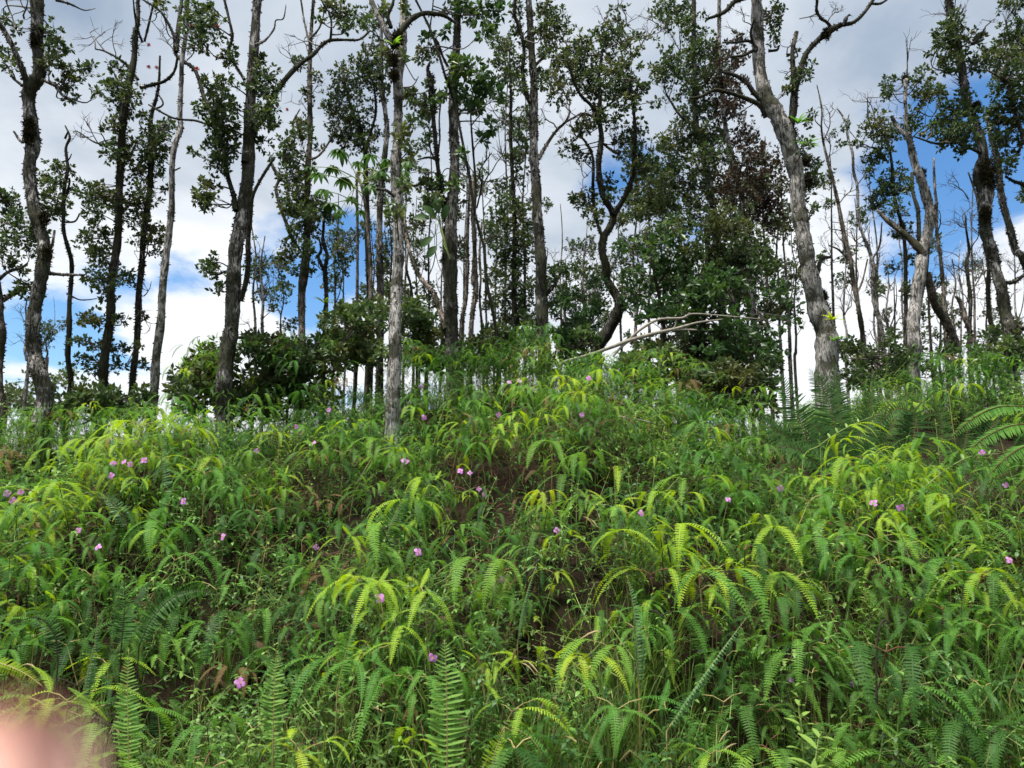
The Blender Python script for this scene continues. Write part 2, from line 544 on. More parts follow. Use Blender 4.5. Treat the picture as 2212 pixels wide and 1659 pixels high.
def tufts_of_moss(mb, P, rad, density, size=0.0135, hang=0.3):
    """ragged moss and bark flakes standing off a stem"""
    ln = np.linalg.norm(np.diff(P, axis=0), axis=1)
    n = int(density * ln.sum() * 420)
    if n < 1:
        return
    i = rng.choice(len(ln), n, p=ln / ln.sum())
    t = rng.random((n, 1))
    # moss comes in patches along the stem
    ph = rng.uniform(0, 6.28)
    keep = (np.sin((i + t[:, 0]) * 0.55 + ph) + 0.6 * np.sin((i + t[:, 0]) * 1.37 + 2 * ph) + rng.normal(size=n) * 0.6) > -0.1
    i, t = i[keep], t[keep]
    n = len(i)
    if n < 1:
        return
    c = P[i] * (1 - t) + P[i + 1] * t
    r = (rad[i] * (1 - t[:, 0]) + rad[i + 1] * t[:, 0])[:, None]
    T = norm(P[i + 1] - P[i])
    o = norm(np.cross(T, rng.normal(size=(n, 3))))
    b = c + o * r * 0.96
    s = np.minimum(size, r * 0.55) * rng.uniform(0.5, 1.6, (n, 1))
    d = norm(o + rng.normal(size=(n, 3)) * 0.6 - UP * hang)
    sd = norm(np.cross(d, rng.normal(size=(n, 3)))) * s * 0.42
    Q = np.stack([b - sd, b + sd, b + d * s + sd * 0.5, b + d * s * 1.25 - sd * 0.3], 1)
    mb.add_quads(Q, rng.uniform(0, 1, n))


def px(w_, D):
    return w_ * D / FPX


TREES = []


def tree(label, D, bark, trunk, limbs=(), clumps=(), bare=(), leaf='leaf_ohia', L=0.05, dens=1.0, group='trees along the crest of the bank', top=True,
         moss=1.0, name='tree', base=True, twig='twig', limb_bark=None, crown_depth=0.9, spread=1.0, wid=0.5, stray=1.0):
    tr = np.array([[*at(u, v, D), px(w_, D) / 2] for u, v, w_ in trunk])
    tr[:, 1] += np.cumsum(rng.normal(size=len(tr)) * 0.03)
    if base:
        x, y = tr[0, 0], tr[0, 1]
        gz = float(g(x, y)) - 0.12
        if tr[0, 2] > gz + 0.03:
            tr = np.vstack([[x + rng.normal() * 0.02, y, gz, tr[0, 3] * 1.15], tr])
    if top and trunk[-1][1] <= 6:
        d = norm(tr[-1, :3] - tr[-2, :3])
        q = tr[-1, :3] + d * 0.55
        q2 = q + d * 0.5 + np.array([rng.normal() * .1, rng.normal() * .1, 0])
        tr = np.vstack([tr, [*q, tr[-1, 3] * 0.75], [*q2, tr[-1, 3] * 0.3]])
        clumps = list(clumps) + [(trunk[-1][0] + random.uniform(-50, 50), -random.uniform(80, 220), random.uniform(25, 40)) for _ in range(4)]
    root = thing(name, label, 'tree', (tr[0, 0], tr[0, 1], tr[0, 2] + 0.1), group)
    off = np.array(root.location)
    mossmb = MB()
    skeleton = []

    def stem(nm, S, mat_, seg, dens_):
        Q = spline(S, 6)
        mb = MB()
        P, r = Q[:, :3], np.maximum(Q[:, 3], 0.0022)
        r = r * (1 + 0.05 * np.sin(np.arange(len(r)) * 0.9 + rng.uniform(0, 6)) + 0.03 * rng.normal(size=len(r)))
        tube(mb, P - off, r, seg, 0.035 if seg > 6 else 0.05)
        o = mb.build(nm, M[mat_], root, smooth=True)
        tufts_of_moss(mossmb, P - off, r, dens_ * moss)
        skeleton.append(Q)
        return o

    stem('trunk', tr, bark, 12, 1.0)
    for lb in limbs:
        m_ = limb_bark or bark
        if isinstance(lb[0], str):
            m_, lb = lb[0], lb[1:]
        P = np.array([[*at(u, v, D), px(w_, D) / 2] for u, v, w_ in lb])
        k = rng.uniform(-0.5, 0.5)
        seglen = np.concatenate([[0], np.cumsum(np.linalg.norm(np.diff(P[:, :3], axis=0), axis=1))])
        # lean towards or away from the viewer: slide each joint along its own sight line
        for i in range(len(P)):
            u, v, w_ = lb[i]
            P[i, :3] = at(u, v, D + k * seglen[i])
        if lb[-1][1] <= 4:
            d = norm(P[-1, :3] - P[-2, :3])
            P = np.vstack([P, [*(P[-1, :3] + d * 0.45), P[-1, 3] * 0.4]])
        stem('limb', P, m_, 8, 0.8)
    SK = np.concatenate([np.repeat(s, 1, 0) for s in skeleton])
    if len(mossmb.v):
        mossmb.build('moss_fringe', M['moss'], root)['kind'] = 'stuff'
    # leafy clumps, each fed by a twig from the nearest wood
    if clumps:
        cr, tw = MB(), MB()
        for (u, v, r) in clumps:
            DD = D + rng.normal() * 0.22 * crown_depth
            c = at(u, v, DD)
            Rr = px(r, DD) * 1.2
            dist = np.linalg.norm(SK[:, :3] - c, axis=1) + np.abs(rng.normal(size=len(SK))) * 0.04
            s = SK[int(np.argmin(dist + np.where(SK[:, 2] > c[2] + 0.05, 0.15, 0)))]
            mid = (s[:3] + c) / 2 + rng.normal(size=3) * 0.15 * np.linalg.norm(c - s[:3]) + np.array([0, 0, -0.03])
            Q = spline(np.array([[*s[:3], 0.0085], [*mid, 0.006], [*c, 0.0035]]), 4)
            tube(tw, Q[:, :3] - off, np.minimum(Q[:, 3], max(s[3], 0.003)), 4, 0.08, cap=False)
            nt = max(4, int(dens * 25 * (Rr / 0.13) ** 1.6 * (0.05 / L) ** 1.2))
            e = rng.normal(size=(nt, 3))
            e = norm(e) * (rng.random((nt, 1)) ** 0.45) * rng.choice([0.85, 1.0, 1.25 * stray], (nt, 1)) * Rr
            e[:, 1] *= 1.25
            e[:, 2] *= 0.9
            T = c + e
            A = norm(norm(e) + UP * 0.35 + rng.normal(size=(nt, 3)) * 0.3)
            for j in range(0, nt, 2):
                o_ = Q[rng.integers(len(Q) // 2, len(Q)), :3]
                md = (o_ + T[j]) / 2 + rng.normal(size=3) * 0.02
                tube(tw, np.array([o_, md, T[j]]) - off, [0.0032, 0.0024, 0.0015], 3, cap=False)
            leaf_quads(cr, T - off, A, L, 8, wid, spread)
        cr.build('crown', M[leaf], root)
        tw.build('twigs', M[twig], root)['kind'] = 'stuff'
    if bare:
        for b in bare:
            bt = MB()
            (u, v, u2, v2, dep) = b[:5]
            a = at(u, v, D)
            c = at(u2, v2, D + rng.normal() * 0.2)
            ln = np.linalg.norm(c - a)
            grow(bt, a - off, c - a, ln * 0.72, 0.0045 + 0.010 * ln, dep, 0.4, (2, 4), 4, flat=0.6)
            bt.build('bare_twig', M['twig'], root)
    TREES.append(root)
    return root


# left to right, as they stand
tree('trunk cut by the left edge of the picture with crooked limbs', 6.6, 'bark_brown',
     [(0, 885, 17), (-4, 800, 15), (5, 725, 15), (3, 680, 16), (4, 640, 15), (-6, 560, 14), (-30, 440, 13), (-40, 300, 12)],
     [[(6, 650, 10), (37, 628, 9), (66, 618, 5)], [(-2, 604, 7), (17, 588, 7), (43, 580, 5)]],
     [(62, 628, 22), (45, 580, 14), (25, 450, 30), (40, 490, 34), (12, 522, 28), (72, 500, 20), (8, 425, 22), (20, 560, 14), (60, 530, 18)], dens=1.25)
tree('thick swaying trunk with mottled bark forking near the left edge', 6.2, 'bark_mottled',
     [(89, 905, 36), (95, 850, 34), (84, 800, 32), (70, 757, 29), (72, 714, 28), (77, 671, 27), (86, 620, 27), (95, 580, 28), (95, 542, 28), (89, 514, 26), (77, 476, 26), (67, 440, 26),
      (56, 358, 26), (62, 301, 30), (59, 244, 27), (56, 200, 28), (66, 180, 30), (82, 157, 27), (80, 120, 25), (77, 86, 26), (83, 52, 27), (84, 0, 27)],
     [[(60, 190, 16), (52, 160, 13), (34, 115, 11), (17, 80, 11), (-4, 46, 10)], [(92, 172, 9), (120, 186, 7), (135, 206, 6), (155, 214, 4)],
      [(48, 185, 7), (28, 168, 6), (18, 148, 4)], [(98, 590, 9), (135, 593, 7), (183, 594, 4)], [(62, 298, 10), (46, 306, 7), (30, 284, 4)], [(82, 158, 7), (106, 140, 5), (124, 118, 3)],
      [(96, 560, 7), (112, 530, 6), (118, 498, 5)], [(120, 0, 7), (150, 8, 5), (182, 22, 3), (206, 18, 2)]],
     [(143, 160, 24), (183, 152, 16), (209, 198, 13), (158, 212, 14), (123, 115, 28), (112, 66, 20), (17, 115, 22), (9, 43, 13), (150, 175, 14), (125, 90, 18), (108, 130, 14), (195, 145, 10),
      (10, 140, 16), (36, 60, 12), (140, 185, 12)],
     [(34, 60, 20, 10, 2), (52, 40, 44, 8, 2)], moss=1.5)
tree('slim crooked sapling with a dead forked tip beside the swaying trunk', 7.4, 'bark_dark',
     [(146, 862, 12), (152, 815, 11), (150, 772, 11), (155, 714, 11), (153, 657, 9), (153, 600, 9), (155, 565, 9), (149, 534, 9), (138, 499, 8), (132, 462, 8), (133, 401, 8), (138, 358, 7),
      (135, 315, 6), (143, 290, 5), (132, 264, 3)],
     [[(140, 432, 6), (149, 401, 5), (150, 384, 4)], [(140, 300, 5), (148, 282, 3)], [(142, 480, 5), (162, 478, 4), (172, 462, 3)], [(134, 350, 4), (148, 345, 3), (155, 332, 2)],
      [(154, 640, 4), (176, 648, 3), (210, 645, 2)]],
     [(115, 358, 15), (142, 366, 14), (86, 378, 14), (103, 407, 20), (120, 430, 22), (125, 395, 14), (92, 432, 18), (165, 415, 10), (128, 458, 18), (105, 455, 18)], moss=0.8)
tree('twin dark mossy stems wrapped in small leaves at the left, upright stem', 7.2, 'bark_dark',
     [(226, 862, 20), (232, 800, 19), (238, 743, 18), (247, 686, 18), (249, 628, 17), (258, 571, 17), (267, 514, 16), (269, 442, 16), (272, 387, 15), (275, 330, 15), (284, 287, 15), (290, 244, 14),
      (298, 200, 14), (304, 143, 13), (307, 92, 11), (311, 57, 9), (310, 0, 7)],
     [[(308, 92, 6), (296, 60, 5), (290, 20, 4), (288, 0, 3)], [(312, 90, 5), (322, 50, 5), (330, 15, 4), (338, 0, 3)],
      [(303, 190, 8), (330, 183, 8), (356, 175, 7), (376, 155, 6), (384, 123, 5)], [(298, 172, 7), (270, 137, 6), (229, 112, 4), (206, 106, 3)],
      [(280, 315, 6), (258, 310, 5), (212, 310, 4), (172, 287, 3)]],
     [(258, 149, 22), (252, 195, 28), (281, 195, 26), (258, 218, 28), (247, 275, 22), (258, 300, 18), (247, 333, 22), (264, 344, 25), (195, 410, 20), (224, 424, 28), (249, 441, 30), (201, 456, 22),
      (218, 499, 22), (183, 514, 16), (206, 537, 28), (224, 562, 30), (201, 600, 20), (224, 608, 24), (206, 688, 22), (183, 697, 12), (172, 740, 13), (212, 752, 22), (183, 777, 17), (206, 797, 14),
      (258, 752, 18), (252, 792, 16), (268, 250, 16), (190, 430, 12), (235, 640, 14), (262, 690, 14)],
     [(229, 112, 180, 90, 2), (206, 106, 200, 60, 2), (250, 122, 230, 70, 2), (172, 287, 135, 270, 2), (212, 310, 180, 250, 2), (230, 310, 215, 270, 2), (190, 296, 150, 300, 2),
      (300, 120, 280, 80, 2)], dens=1.15, moss=1.6)
tree('leaning partner of the twin mossy stems, the one nearer the pale bare pole', 7.3, 'bark_dark',
     [(281, 880, 14), (284, 815, 13), (290, 743, 13), (292, 686, 13), (295, 628, 13), (301, 571, 13), (304, 514, 12), (312, 460, 13), (318, 401, 12), (321, 344, 11), (318, 287, 10), (318, 244, 9),
      (330, 206, 7), (338, 172, 6), (341, 115, 4)],
     [[(306, 452, 5), (290, 436, 4), (286, 415, 3)], [(322, 240, 5), (352, 226, 4), (340, 200, 3)]],
     [(338, 287, 28), (353, 272, 18), (355, 310, 20), (315, 330, 28), (330, 358, 26), (301, 373, 24), (292, 441, 28), (315, 416, 26), (324, 494, 28), (344, 514, 20), (338, 548, 10), (272, 602, 20),
      (290, 470, 20), (310, 250, 12), (300, 520, 14), (310, 680, 10), (315, 786, 10), (300, 740, 10), (325, 300, 20), (345, 330, 14), (360, 410, 9)],
     [(310, 640, 345, 600, 2), (312, 560, 335, 520, 2), (300, 700, 330, 680, 2), (322, 400, 352, 430, 2)], dens=1.1, moss=1.3)
tree('pale bare pole-like trunk without leaves between the mossy stems', 6.8, 'bark_pale',
     [(330, 908, 21), (335, 843, 19), (343, 772, 18), (353, 700, 17), (357, 643, 16), (361, 585, 16), (367, 528, 15), (373, 476, 14), (376, 442, 13), (378, 373, 12), (383, 321, 12), (391, 281, 12),
      (388, 244, 11), (390, 172, 10), (393, 129, 10), (400, 72, 9), (404, 0, 9)],
     [[(386, 282, 5), (398, 276, 4)], [(378, 368, 4), (390, 362, 3)]], moss=0.45, limb_bark='bark_brown')
tree('tall dark trunk with a long limb arching right over the clearing', 6.3, 'bark_mottled',
     [(482, 915, 35), (485, 843, 34), (493, 757, 33), (499, 700, 32), (502, 643, 32), (505, 585, 31), (510, 528, 30), (516, 471, 30), (520, 440, 30), (530, 373, 28), (530, 287, 27), (535, 215, 25),
      (539, 158, 24), (545, 86, 22), (549, 0, 20)],
     [['bark_dark', (528, 352, 15), (548, 290, 14), (560, 258, 14), (579, 229, 13), (596, 200, 12), (616, 172, 12), (645, 141, 11), (676, 118, 10), (696, 97, 9), (714, 87, 9), (748, 86, 7), (777, 85, 6), (800, 66, 5)],
      ['bark_dark', (509, 455, 11), (505, 424, 11), (490, 373, 11), (485, 330, 11), (470, 281, 11), (456, 244, 11), (439, 206, 10), (430, 172, 10), (416, 146, 9), (387, 126, 9), (379, 112, 9), (376, 80, 8), (364, 52, 7), (344, 23, 6), (310, 0, 5)],
      ['bark_dark', (381, 112, 9), (384, 69, 10), (393, 0, 7)],
      [(528, 172, 8), (507, 138, 7), (493, 109, 7), (502, 80, 7), (493, 34, 6), (485, 0, 6)],
      ['bark_dark', (519, 650, 12), (530, 614, 11), (536, 571, 11), (536, 514, 11), (541, 471, 9), (548, 418, 7), (582, 357, 6), (592, 344, 5)],
      ['bark_dark', (456, 272, 6), (424, 261, 5), (393, 258, 5), (367, 252, 5), (321, 226, 4)],
      ['bark_dark', (714, 87, 6), (716, 52, 5), (711, 29, 4), (696, 4, 3)], [(553, 97, 7), (574, 86, 5), (592, 62, 4), (596, 44, 3), (612, 40, 3), (618, 10, 2)]],
     [(459, 186, 22), (487, 178, 20), (473, 224, 34), (430, 238, 15), (487, 258, 30), (470, 330, 28), (487, 310, 30), (424, 330, 10), (470, 358, 20), (447, 407, 26), (430, 430, 17), (441, 441, 14),
      (487, 115, 18), (500, 130, 12), (576, 160, 28), (570, 195, 30), (582, 235, 28), (564, 258, 28), (570, 310, 14), (444, 571, 21), (459, 594, 20), (470, 625, 12), (430, 23, 34), (447, 57, 30),
      (416, 57, 25), (430, 86, 18), (410, 103, 12), (353, 17, 14), (731, 17, 22), (754, 37, 22), (748, 60, 16), (708, 6, 20), (688, 43, 8), (480, 290, 22), (500, 230, 16), (560, 130, 16), (462, 20, 14),
      (437, 110, 10), (482, 280, 24), (466, 255, 20), (440, 420, 12), (500, 215, 14)],
     [(640, 145, 625, 110, 2), (690, 100, 670, 60, 2), (720, 60, 760, 20, 2), (600, 195, 620, 215, 1), (376, 110, 350, 60, 2), (345, 25, 330, 60, 2), (404, 130, 430, 110, 2)], dens=1.2, moss=1.3)
tree('slender trunk with leaves packed along its upper length under the arching limb', 8.5, 'bark_brown',
     [(650, 760, 15), (649, 686, 15), (650, 628, 17), (656, 580, 21), (659, 528, 16), (661, 471, 14), (658, 430, 13), (659, 401, 13), (660, 344, 13), (665, 287, 12), (666, 229, 12), (665, 172, 11),
      (666, 115, 10), (668, 86, 9), (669, 43, 8), (675, 0, 8)],
     [['bark_dark', (648, 545, 9), (630, 511, 8), (613, 468, 8), (603, 440, 7), (596, 407, 7), (602, 387, 7), (590, 361, 8), (586, 350, 4)], [(668, 90, 5), (658, 50, 4), (650, 0, 4)],
      [(668, 85, 5), (690, 60, 4), (702, 20, 3)], [(668, 345, 6), (690, 335, 5), (715, 300, 4), (728, 270, 3)], [(650, 300, 5), (632, 270, 4), (648, 235, 3)]],
     [(628, 315, 26), (648, 287, 26), (652, 262, 18), (622, 338, 24), (645, 367, 30), (628, 387, 28), (645, 416, 30), (633, 441, 28), (648, 459, 28), (676, 444, 20), (662, 465, 30), (630, 505, 14),
      (625, 537, 20), (610, 557, 14), (662, 542, 22), (668, 580, 12), (633, 588, 10), (640, 495, 18), (676, 500, 16), (680, 470, 16), (590, 335, 10), (680, 165, 12), (648, 140, 10), (655, 200, 10),
      (672, 220, 10), (640, 130, 10), (690, 320, 8), (625, 455, 16)],
     [(668, 210, 700, 190, 2), (666, 240, 630, 200, 2), (665, 110, 640, 70, 2)], L=0.056, dens=1.1, moss=0.7)
tree('thin forked dark trunk just right of the slender leafy one', 8.5, 'bark_dark',
     [(702, 720, 10), (705, 643, 9), (702, 585, 10), (706, 551, 8), (697, 520, 8), (699, 490, 6), (703, 440, 5)],
     [[(700, 584, 7), (688, 556, 7), (694, 540, 6), (690, 518, 4)], [(703, 580, 3), (716, 572, 2), (726, 562, 2)]], [(700, 450, 16), (712, 470, 12), (705, 430, 14)],
     [(700, 590, 730, 570, 2), (705, 560, 740, 540, 2)], moss=1.5)
tree('straight thin brown pole behind the umbrella-leaved plant', 9.6, 'bark_brown',
     [(771, 730, 7), (773, 640, 7), (774, 580, 6), (774, 528, 6), (774, 459, 6), (772, 380, 5)], [], [], [(774, 520, 715, 515, 2), (774, 500, 730, 560, 2), (774, 530, 720, 540, 2)], moss=0.3)
tree('dark branching tree whose loose leafy top rises behind the arching limb', 9.0, 'bark_dark',
     [(800, 760, 15), (800, 640, 14), (795, 540, 13), (792, 440, 12), (788, 338, 10), (782, 287, 9), (771, 258, 8), (759, 235, 7), (748, 200, 5), (742, 165, 3)],
     [[(788, 340, 7), (800, 290, 6), (812, 240, 6), (806, 180, 4), (790, 140, 3)], [(776, 272, 5), (748, 262, 4), (728, 240, 3)]],
     [(754, 158, 27), (731, 166, 22), (748, 186, 27), (719, 206, 22), (736, 224, 25), (708, 229, 17), (788, 143, 26), (805, 160, 26), (797, 178, 26), (811, 129, 24), (731, 258, 25), (759, 252, 24),
      (754, 287, 30), (777, 270, 22), (736, 292, 25), (815, 200, 18), (772, 175, 16), (800, 235, 16), (765, 310, 26), (790, 310, 22), (812, 290, 18), (790, 100, 14), (770, 215, 14)], L=0.05, moss=0.8, leaf='leaf_ohia')
tree('grey trunk standing close behind the pale front trunk', 8.4, 'bark_mottled',
     [(820, 760, 17), (821, 700, 16), (822, 643, 16), (820, 585, 15), (817, 499, 14), (820, 400, 13), (828, 330, 12), (832, 272, 11), (828, 229, 11), (820, 172, 11), (818, 83, 9), (822, 0, 8)],
     [[(822, 140, 5), (808, 120, 4), (800, 105, 3)]],
     [(828, 115, 20), (812, 100, 14), (838, 140, 16), (825, 160, 14), (811, 387, 30), (820, 60, 16), (790, 50, 12), (775, 30, 14), (806, 30, 14), (830, 190, 12)], moss=1.2)
tree('pale front trunk rising from the ferns with a dark collar near its fork', 5.7, 'bark_pale',
     [(851, 925, 37), (851, 880, 33), (852, 815, 29), (854, 757, 28), (852, 700, 27), (851, 643, 26), (852, 585, 26), (854, 528, 25), (852, 471, 25), (851, 444, 25), (848, 387, 28), (845, 330, 25),
      (848, 272, 23), (850, 200, 22), (851, 143, 24), (857, 90, 29), (860, 52, 26), (862, 20, 20), (863, 0, 19)],
     [[(852, 100, 18), (840, 80, 15), (825, 50, 14), (811, 23, 13), (802, 0, 12)], ['bark_dark', (862, 72, 16), (874, 57, 14), (891, 40, 13), (914, 29, 12), (940, 30, 11), (960, 34, 9), (985, 50, 6)],
      ['bark_dark', (845, 60, 10), (838, 34, 9), (848, 10, 8), (850, 0, 7)], ['bark_brown', (861, 418, 9), (878, 404, 7), (900, 400, 5), (908, 392, 3)], [(862, 190, 4), (884, 188, 4), (896, 180, 3), (904, 165, 2)],
      ['bark_dark', (852, 425, 8), (835, 412, 7), (812, 408, 6)]],
     [(874, 301, 22), (886, 267, 16), (883, 324, 15), (828, 112, 14), (868, 280, 10), (872, 395, 12), (800, 45, 14), (838, 15, 14), (880, 20, 14), (855, 450, 16), (845, 470, 14), (866, 120, 10)],
     leaf='leaf_light', moss=0.5, L=0.055)
tree('thick middle trunk with dark moss down its left side and a bowed side limb', 7.2, 'bark_mottled',
     [(977, 800, 33), (975, 740, 32), (974, 700, 31), (973, 643, 31), (973, 585, 32), (974, 528, 31), (975, 471, 28), (980, 416, 25), (982, 344, 22), (980, 287, 22), (980, 200, 21), (983, 143, 19),
      (986, 100, 17), (987, 43, 17), (987, 0, 16)],
     [['bark_brown', (964, 712, 15), (949, 666, 14), (934, 631, 13), (908, 600, 11), (891, 562, 9), (880, 522, 8), (874, 476, 7), (877, 440, 6)],
      ['bark_dark', (968, 480, 12), (957, 430, 11), (951, 401, 10), (944, 344, 10), (939, 287, 10), (934, 229, 11), (931, 178, 13), (924, 150, 8), (930, 132, 4)],
      [(946, 330, 5), (950, 300, 4), (949, 252, 4), (955, 200, 3)], [(990, 530, 5), (1002, 515, 4), (1010, 505, 3)], ['bark_dark', (978, 160, 6), (960, 130, 6), (947, 96, 6), (940, 82, 5)], ['bark_dark', (944, 350, 5), (932, 330, 4), (926, 305, 3)],
      ['bark_dark', (944, 345, 5), (925, 340, 5), (902, 345, 3)]],
     [(891, 218, 25), (908, 229, 24), (917, 249, 15), (946, 206, 16), (934, 396, 20), (920, 407, 17), (934, 430, 20), (920, 109, 16), (880, 200, 14), (930, 190, 14), (905, 130, 14), (940, 120, 12),
      (915, 372, 14), (925, 300, 9), (940, 460, 14), (905, 535, 10), (990, 440, 12), (1000, 20, 18), (975, 20, 14)], L=0.052, moss=1.9)
tree('dark sinuous leaning stem with big leaves in front of the middle trunk', 7.0, 'bark_dark',
     [(1076, 770, 7), (1069, 700, 7), (1052, 614, 7), (1046, 542, 6), (1035, 499, 6), (1025, 458, 6), (1017, 401, 6), (1006, 344, 6), (995, 287, 6), (983, 229, 6), (963, 172, 6), (946, 115, 6),
      (929, 66, 6), (897, 0, 5)],
     [[(1026, 455, 6), (1028, 400, 5), (1026, 373, 6), (1020, 301, 5), (1017, 244, 4), (1022, 190, 3)], [(1030, 450, 4), (1040, 400, 4), (1036, 370, 3), (1062, 330, 2)], [(928, 66, 4), (934, 20, 3), (936, 0, 3)]],
     [(1026, 158, 28), (1023, 206, 32), (1000, 212, 20), (1052, 198, 22), (1078, 206, 14), (1069, 169, 12), (1058, 267, 14), (1038, 301, 14), (1006, 29, 25), (1040, 66, 20), (1046, 29, 28), (963, 66, 12),
      (989, 138, 20), (1081, 23, 18), (1000, 150, 16), (1030, 235, 18), (945, 205, 14), (925, 90, 14), (985, 400, 12), (975, 180, 12), (998, 330, 10), (950, 395, 10)],
     [(1045, 350, 1075, 310, 2), (1040, 420, 1085, 330, 2)], leaf='leaf_broad', L=0.085, moss=0.7, dens=1.0)
for lab, pts in (('ragged dark stem close right of the thick middle trunk', [(994, 790, 9), (997, 700, 9), (1006, 643, 9), (1009, 585, 9), (1009, 514, 8), (1012, 440, 6), (1014, 360, 4)]),
                 ('stem with a moss lump halfway up, right of the thick middle trunk', [(1017, 750, 11), (1020, 686, 11), (1028, 628, 12), (1025, 606, 17), (1026, 571, 11), (1026, 514, 10), (1022, 450, 9), (1026, 380, 6)]),
                 ('thin curved stem beside the moss-lumped one', [(1043, 750, 6), (1036, 643, 5), (1038, 600, 5), (1035, 542, 5), (1040, 470, 4)]),
                 ('thin stem left of the thick middle trunk under its bowed limb', [(894, 735, 6), (891, 671, 6), (888, 620, 6), (880, 585, 5), (883, 542, 4), (882, 500, 3)])):
    tree(lab, 8.4, 'bark_brown', pts, [], [], [(pts[-2][0], pts[-2][1], pts[-2][0] + 20, pts[-2][1] - 60, 2)], moss=1.4, group='thin stems round the middle trunk')
tree('bushy dark column of foliage left of the mottled trunk near the middle', 9.0, 'bark_dark',
     [(1112, 780, 12), (1112, 700, 12), (1110, 600, 11), (1112, 500, 10), (1108, 400, 9), (1103, 300, 8), (1104, 200, 6), (1100, 110, 4)],
     [[(1130, 720, 6), (1134, 620, 6), (1132, 520, 5), (1128, 420, 4)]],
     [(1075, 468, 20), (1083, 542, 26), (1092, 571, 28), (1098, 614, 30), (1092, 643, 28), (1092, 686, 25), (1115, 485, 25), (1135, 528, 24), (1120, 571, 28), (1135, 614, 26), (1123, 643, 28),
      (1129, 671, 28), (1117, 694, 25), (1083, 407, 22), (1092, 444, 24), (1110, 430, 22), (1128, 455, 18), (1083, 95, 26), (1078, 129, 24), (1063, 80, 12), (1095, 160, 14), (1123, 272, 18), (1123, 301, 18),
      (1108, 340, 16), (1120, 380, 20), (1095, 480, 20), (1110, 520, 24)], leaf='leaf_ohia', L=0.055, dens=0.95)
tree('straight mottled trunk right of the middle with a bare limb forking right', 7.2, 'bark_mottled',
     [(1176, 770, 28), (1171, 700, 26), (1168, 643, 25), (1168, 585, 25), (1165, 528, 24), (1160, 471, 23), (1158, 401, 22), (1153, 344, 21), (1153, 287, 20), (1153, 229, 21), (1153, 172, 18), (1149, 115, 17),
      (1145, 43, 16), (1143, 0, 15)],
     [['bark_dark', (1146, 222, 10), (1138, 206, 10), (1129, 158, 9), (1132, 109, 9), (1123, 63, 8), (1112, 34, 8), (1112, 0, 7)], ['bark_brown', (1163, 344, 9), (1181, 312, 8), (1203, 281, 7), (1221, 264, 6), (1232, 241, 4)],
      ['bark_brown', (1218, 266, 5), (1238, 255, 5), (1255, 244, 4)], ['bark_dark', (1180, 635, 8), (1201, 611, 7), (1210, 590, 4)], ['bark_dark', (1158, 140, 7), (1178, 118, 6), (1192, 100, 4)],
      ['bark_dark', (1152, 75, 7), (1168, 58, 6), (1190, 30, 5)]],
     [(1178, 14, 20), (1201, 37, 22), (1172, 57, 25), (1201, 63, 24), (1183, 83, 22), (1120, 143, 20), (1123, 183, 15), (1169, 155, 10), (1178, 112, 15), (1115, 60, 16), (1120, 20, 16), (1198, 590, 18),
      (1212, 578, 14), (1135, 90, 12), (1190, 655, 10), (1165, 175, 10)],
     [(1205, 280, 1200, 240, 2), (1232, 241, 1230, 200, 2), (1255, 244, 1280, 250, 2), (1120, 230, 1090, 290, 2)], dens=1.15, moss=1.3)
tree('crooked dark tree with a bent base and wide leafy head', 9.0, 'bark_dark',
     [(1288, 790, 27), (1290, 755, 27), (1312, 717, 27), (1332, 680, 25), (1338, 654, 24), (1324, 628, 19), (1311, 602, 18), (1310, 580, 17), (1301, 545, 17), (1304, 514, 17), (1320, 485, 16), (1326, 458, 15),
      (1308, 430, 14), (1298, 401, 14), (1292, 358, 13), (1298, 301, 12), (1292, 258, 11), (1295, 215, 9), (1292, 170, 7), (1300, 120, 5), (1308, 80, 4)],
     [[(1326, 462, 14), (1347, 430, 12), (1364, 390, 11), (1370, 344, 9), (1372, 290, 8), (1368, 230, 7), (1360, 170, 5)], [(1294, 262, 8), (1278, 229, 8), (1255, 206, 7), (1238, 172, 6), (1225, 130, 4)],
      [(1302, 515, 8), (1289, 476, 8), (1281, 420, 8), (1281, 344, 7), (1267, 310, 6), (1250, 290, 4)], [(1298, 240, 6), (1330, 215, 5), (1352, 200, 4)], [(1296, 305, 5), (1330, 330, 6), (1340, 325, 4)],
      ['bark_brown', (1290, 256, 6), (1262, 246, 6), (1246, 260, 4)]],
     [(1235, 109, 38), (1267, 100, 28), (1203, 120, 20), (1201, 160, 32), (1192, 183, 22), (1206, 200, 20), (1244, 143, 35), (1278, 135, 35), (1307, 86, 34), (1335, 46, 25), (1324, 66, 25), (1345, 78, 18),
      (1358, 112, 30), (1335, 143, 34), (1307, 166, 34), (1278, 172, 30), (1358, 166, 28), (1381, 86, 15), (1410, 77, 9), (1249, 183, 28), (1321, 206, 34), (1292, 200, 30), (1353, 195, 30), (1378, 206, 22),
      (1353, 229, 26), (1418, 218, 11), (1261, 269, 24), (1246, 280, 14), (1284, 258, 24), (1307, 249, 22), (1226, 312, 17), (1238, 327, 13), (1261, 344, 17), (1364, 287, 30), (1350, 300, 24), (1364, 330, 32),
      (1387, 344, 28), (1375, 367, 28), (1307, 393, 20), (1261, 430, 26), (1246, 430, 18), (1278, 456, 26), (1321, 430, 15), (1395, 361, 24), (1230, 135, 22), (1390, 190, 14), (1330, 260, 16), (1215, 225, 12)],
     [(1235, 110, 1200, 40, 3), (1300, 80, 1310, 20, 2), (1345, 60, 1370, 20, 2), (1385, 100, 1395, 40, 3), (1260, 300, 1215, 290, 2), (1275, 330, 1200, 330, 3), (1330, 330, 1300, 290, 2), (1270, 380, 1225, 360, 2)],
     L=0.062, dens=0.85, moss=1.6)
